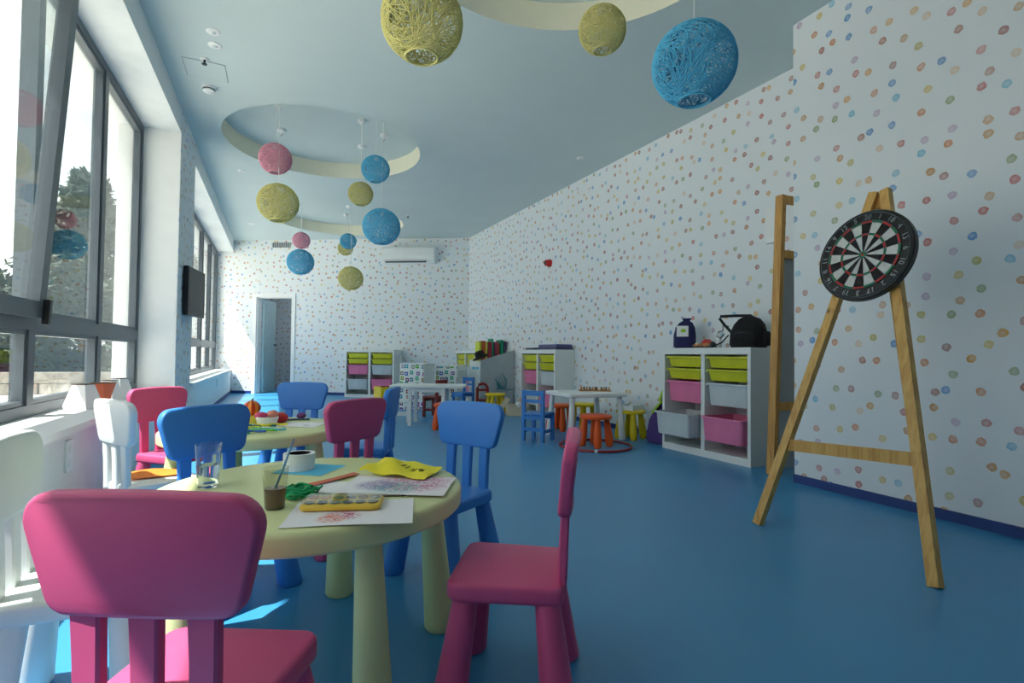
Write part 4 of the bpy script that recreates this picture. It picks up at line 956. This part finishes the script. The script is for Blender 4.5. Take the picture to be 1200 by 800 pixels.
scols = [((40, 170, 160), 'teal'), ((60, 110, 200), 'cobalt blue'), ((120, 205, 70), 'bright green'), ((90, 200, 215), 'aqua'), ((60, 60, 150), 'indigo'), ((200, 210, 70), 'yellow green'), ((30, 120, 130), 'dark teal'), ((240, 225, 60), 'lemon')]
for k, (c, nm) in enumerate(scols):
    x, y = -.17+.045*(k % 4)+random.uniform(-.01, .01), 2.80+.06*(k//4)+random.uniform(-.01, .01)
    b = MB(); a = random.uniform(-.5, .5); pts = [(-.08+.02*j, .012*math.sin(j*1.3+k), .004+.003*k+.004*abs(math.sin(j*.9+k))) for j in range(9)]
    b.tube(pts, .006, 6); tag(b.build('foam_strip', mat('foam_'+nm.replace(' ', '_'), c, rough=.7), loc=(x, y, TZ), rot=(0, 0, a+R_(-20)), smooth=True), '%s foam craft strip on the red gourd table' % nm, 'craft strip', 'foam strips on the gourd table')
sheet('drawing_sheet', 'white sheet with one small pen mark on the red gourd table', 'paper', (.1, 3.03, TZ), R_(-25), .26, .18, drawing('small_mark_paper', [(60, 60, 80)], [.06], [-.03], [.02], 2.2), seed=31)
b = MB(); b.tube([(-.06+.02*j, .03*math.sin(j*.5), .006) for j in range(9)], .006, 6); tag(b.build('foam_strip', mat('foam_slate', (60, 90, 110), rough=.7), loc=(.07, 3.2, TZ), rot=(0, 0, .4), smooth=True), 'slate foam craft strip curving behind the white dish', 'craft strip', 'foam strips on the gourd table')

# things on chair seats
sheet('orange_sheet', 'orange sheet lying on the white chair seat', 'paper', (-.475, 2.80, .3135), R_(10), .2, .17, M['tan'], wav=.006, seed=17)

# ------------------------------------------------------------------ paper crafts on the window sill
def craft(loc, r0, r1, h, m, label, n=4, rz=0, inv=False):
    T = thing('paper_craft', label, 'paper craft', loc, rz, 'paper crafts on the sill')
    b = MB(); ra, rb = (r1, r0) if inv else (r0, r1)
    b.lathe([(ra, 0), (rb, h)], n).build('folded_body', M[m], T)
    MB().lathe([(max(ra, rb)*1.04 if inv else rb*1.04, h), (max(ra, rb)*1.04 if inv else rb*1.04, h+.004)], n).build('top_rim', M['bark'], T)
craft((-1.085, 4.03, .505), .105, .055, .145, 'paper', 'white folded paper pyramid on the windowsill nearest the tilted window', 4, .4)
craft((-1.03, 4.2, .505), .07, .03, .145, 'terra', 'orange folded paper cone between white paper pyramids on the sill', 10, 0, True)
craft((-1.05, 4.42, .505), .09, .05, .15, 'paper', 'white folded paper pyramid in the middle of the sill crafts', 4, .5)
craft((-1.06, 4.72, .505), .1, .05, .15, 'paper', 'white folded paper pyramid furthest along the sill crafts', 4, .3)

# ------------------------------------------------------------------ outdoors
struct(MB().span((-60, -30, -.35), (-1.53, 60, -.25)).build('ground_outside', M['paving']))
T = sempty('wall_garden', (-3, 17, -.25))
random.seed(2)
for r in range(2):
    for k in range(16):
        MB().box((-.45-.8*k-(.4 if r % 2 else 0)+random.uniform(-.03, .03), random.uniform(-.04, .04), .14+.28*r), (.77, .4, .265)).build('stone_block', M['stone'], T)
def foliage(name, parent, blobs, m, n, s):
    b = MB()
    for _ in range(n):
        c = random.choice(blobs); d = Vector((random.gauss(0, 1), random.gauss(0, 1), random.gauss(0, 1))).normalized()*random.random()**.4
        p_ = Vector(c[:3])+Vector((d.x*c[3], d.y*c[3], d.z*c[4])); u = Vector((random.gauss(0, 1), random.gauss(0, 1), random.gauss(0, 1))).normalized(); v = u.orthogonal().normalized(); q = s*random.uniform(.6, 1.3)
        b.add([p_-u*q, p_+v*q*.35, p_+u*q, p_-v*q*.35], [(0, 1, 2, 3)])
    o = b.build(name, m, parent); o['kind'] = 'stuff'; return o
def tree(x, y, h, label, m, lean=0):
    T = thing('tree', label, 'tree', (x, y, -.25), 0, 'trees outside the window')
    MB().tube([(0, 0, 0), (.1*lean, .1, h*.4), (.3*lean, .1, h*.8)], [.2, .15, .06], 10).build('trunk', M['bark'], T, smooth=True)
    bl = []
    for k in range(11):
        t = .28+.72*k/10; w = (1.1-t)*h*.42+.3
        for j in range(4):
            a = k*1.7+j*1.57; bl.append((w*.6*math.cos(a)+.3*lean*t, w*.6*math.sin(a), t*h, w*.55, h*.07))
    foliage('crown', T, bl, m, 5200, .2)
tree(-6.5, 24, 7.2, 'tall dark pine outside the window, right behind the stone wall', M['leaf'])
tree(-12.4, 27, 6.4, 'dark pine outside, further from the building', M['leaf'], 1)
tree(-4.4, 31, 6.2, 'pale green tree outside, close to the facade', M['leaf2'], -1)
tree(-19, 28, 6.8, 'dark pine outside, at the far end of the stone wall', M['leaf'])
for k in range(7):
    T = thing('shrub', ('paler grey green' if k % 2 == 0 else 'dark green')+' shrub planted behind the garden stone wall', 'shrub', (-3.9-2.1*k, 18.9, -.25), 0, 'shrubs behind the garden wall')
    foliage('leaves', T, [(random.uniform(-.5, .5), random.uniform(-.4, .4), random.uniform(.3, 3.3), .75, .6) for _ in range(14)], M['leaf' if k % 2 else 'leaf2'], 6500, .15)
    MB().tube([(0, 0, 0), (.05, 0, 1.4)], [.06, .03], 8).build('stem', M['bark'], T)
for k, (x, y) in enumerate([(-3.2, 9.2), (-4.0, 10.2)]):
    T = thing('white_planter', ['square white planter on the outdoor paving, closest to the window','square white planter on the outdoor paving, closest to the stone wall'][k], 'planter', (x, y, -.25), .3*k, 'white planters outside')
    MB().lathe([(.28, 0), (.36, .42), (.33, .42), (.3, .36)], 4).build('planter_body', M['white_p'], T); MB().lathe([(.3, .34), (.31, .37)], 4).build('soil', M['bark'], T)
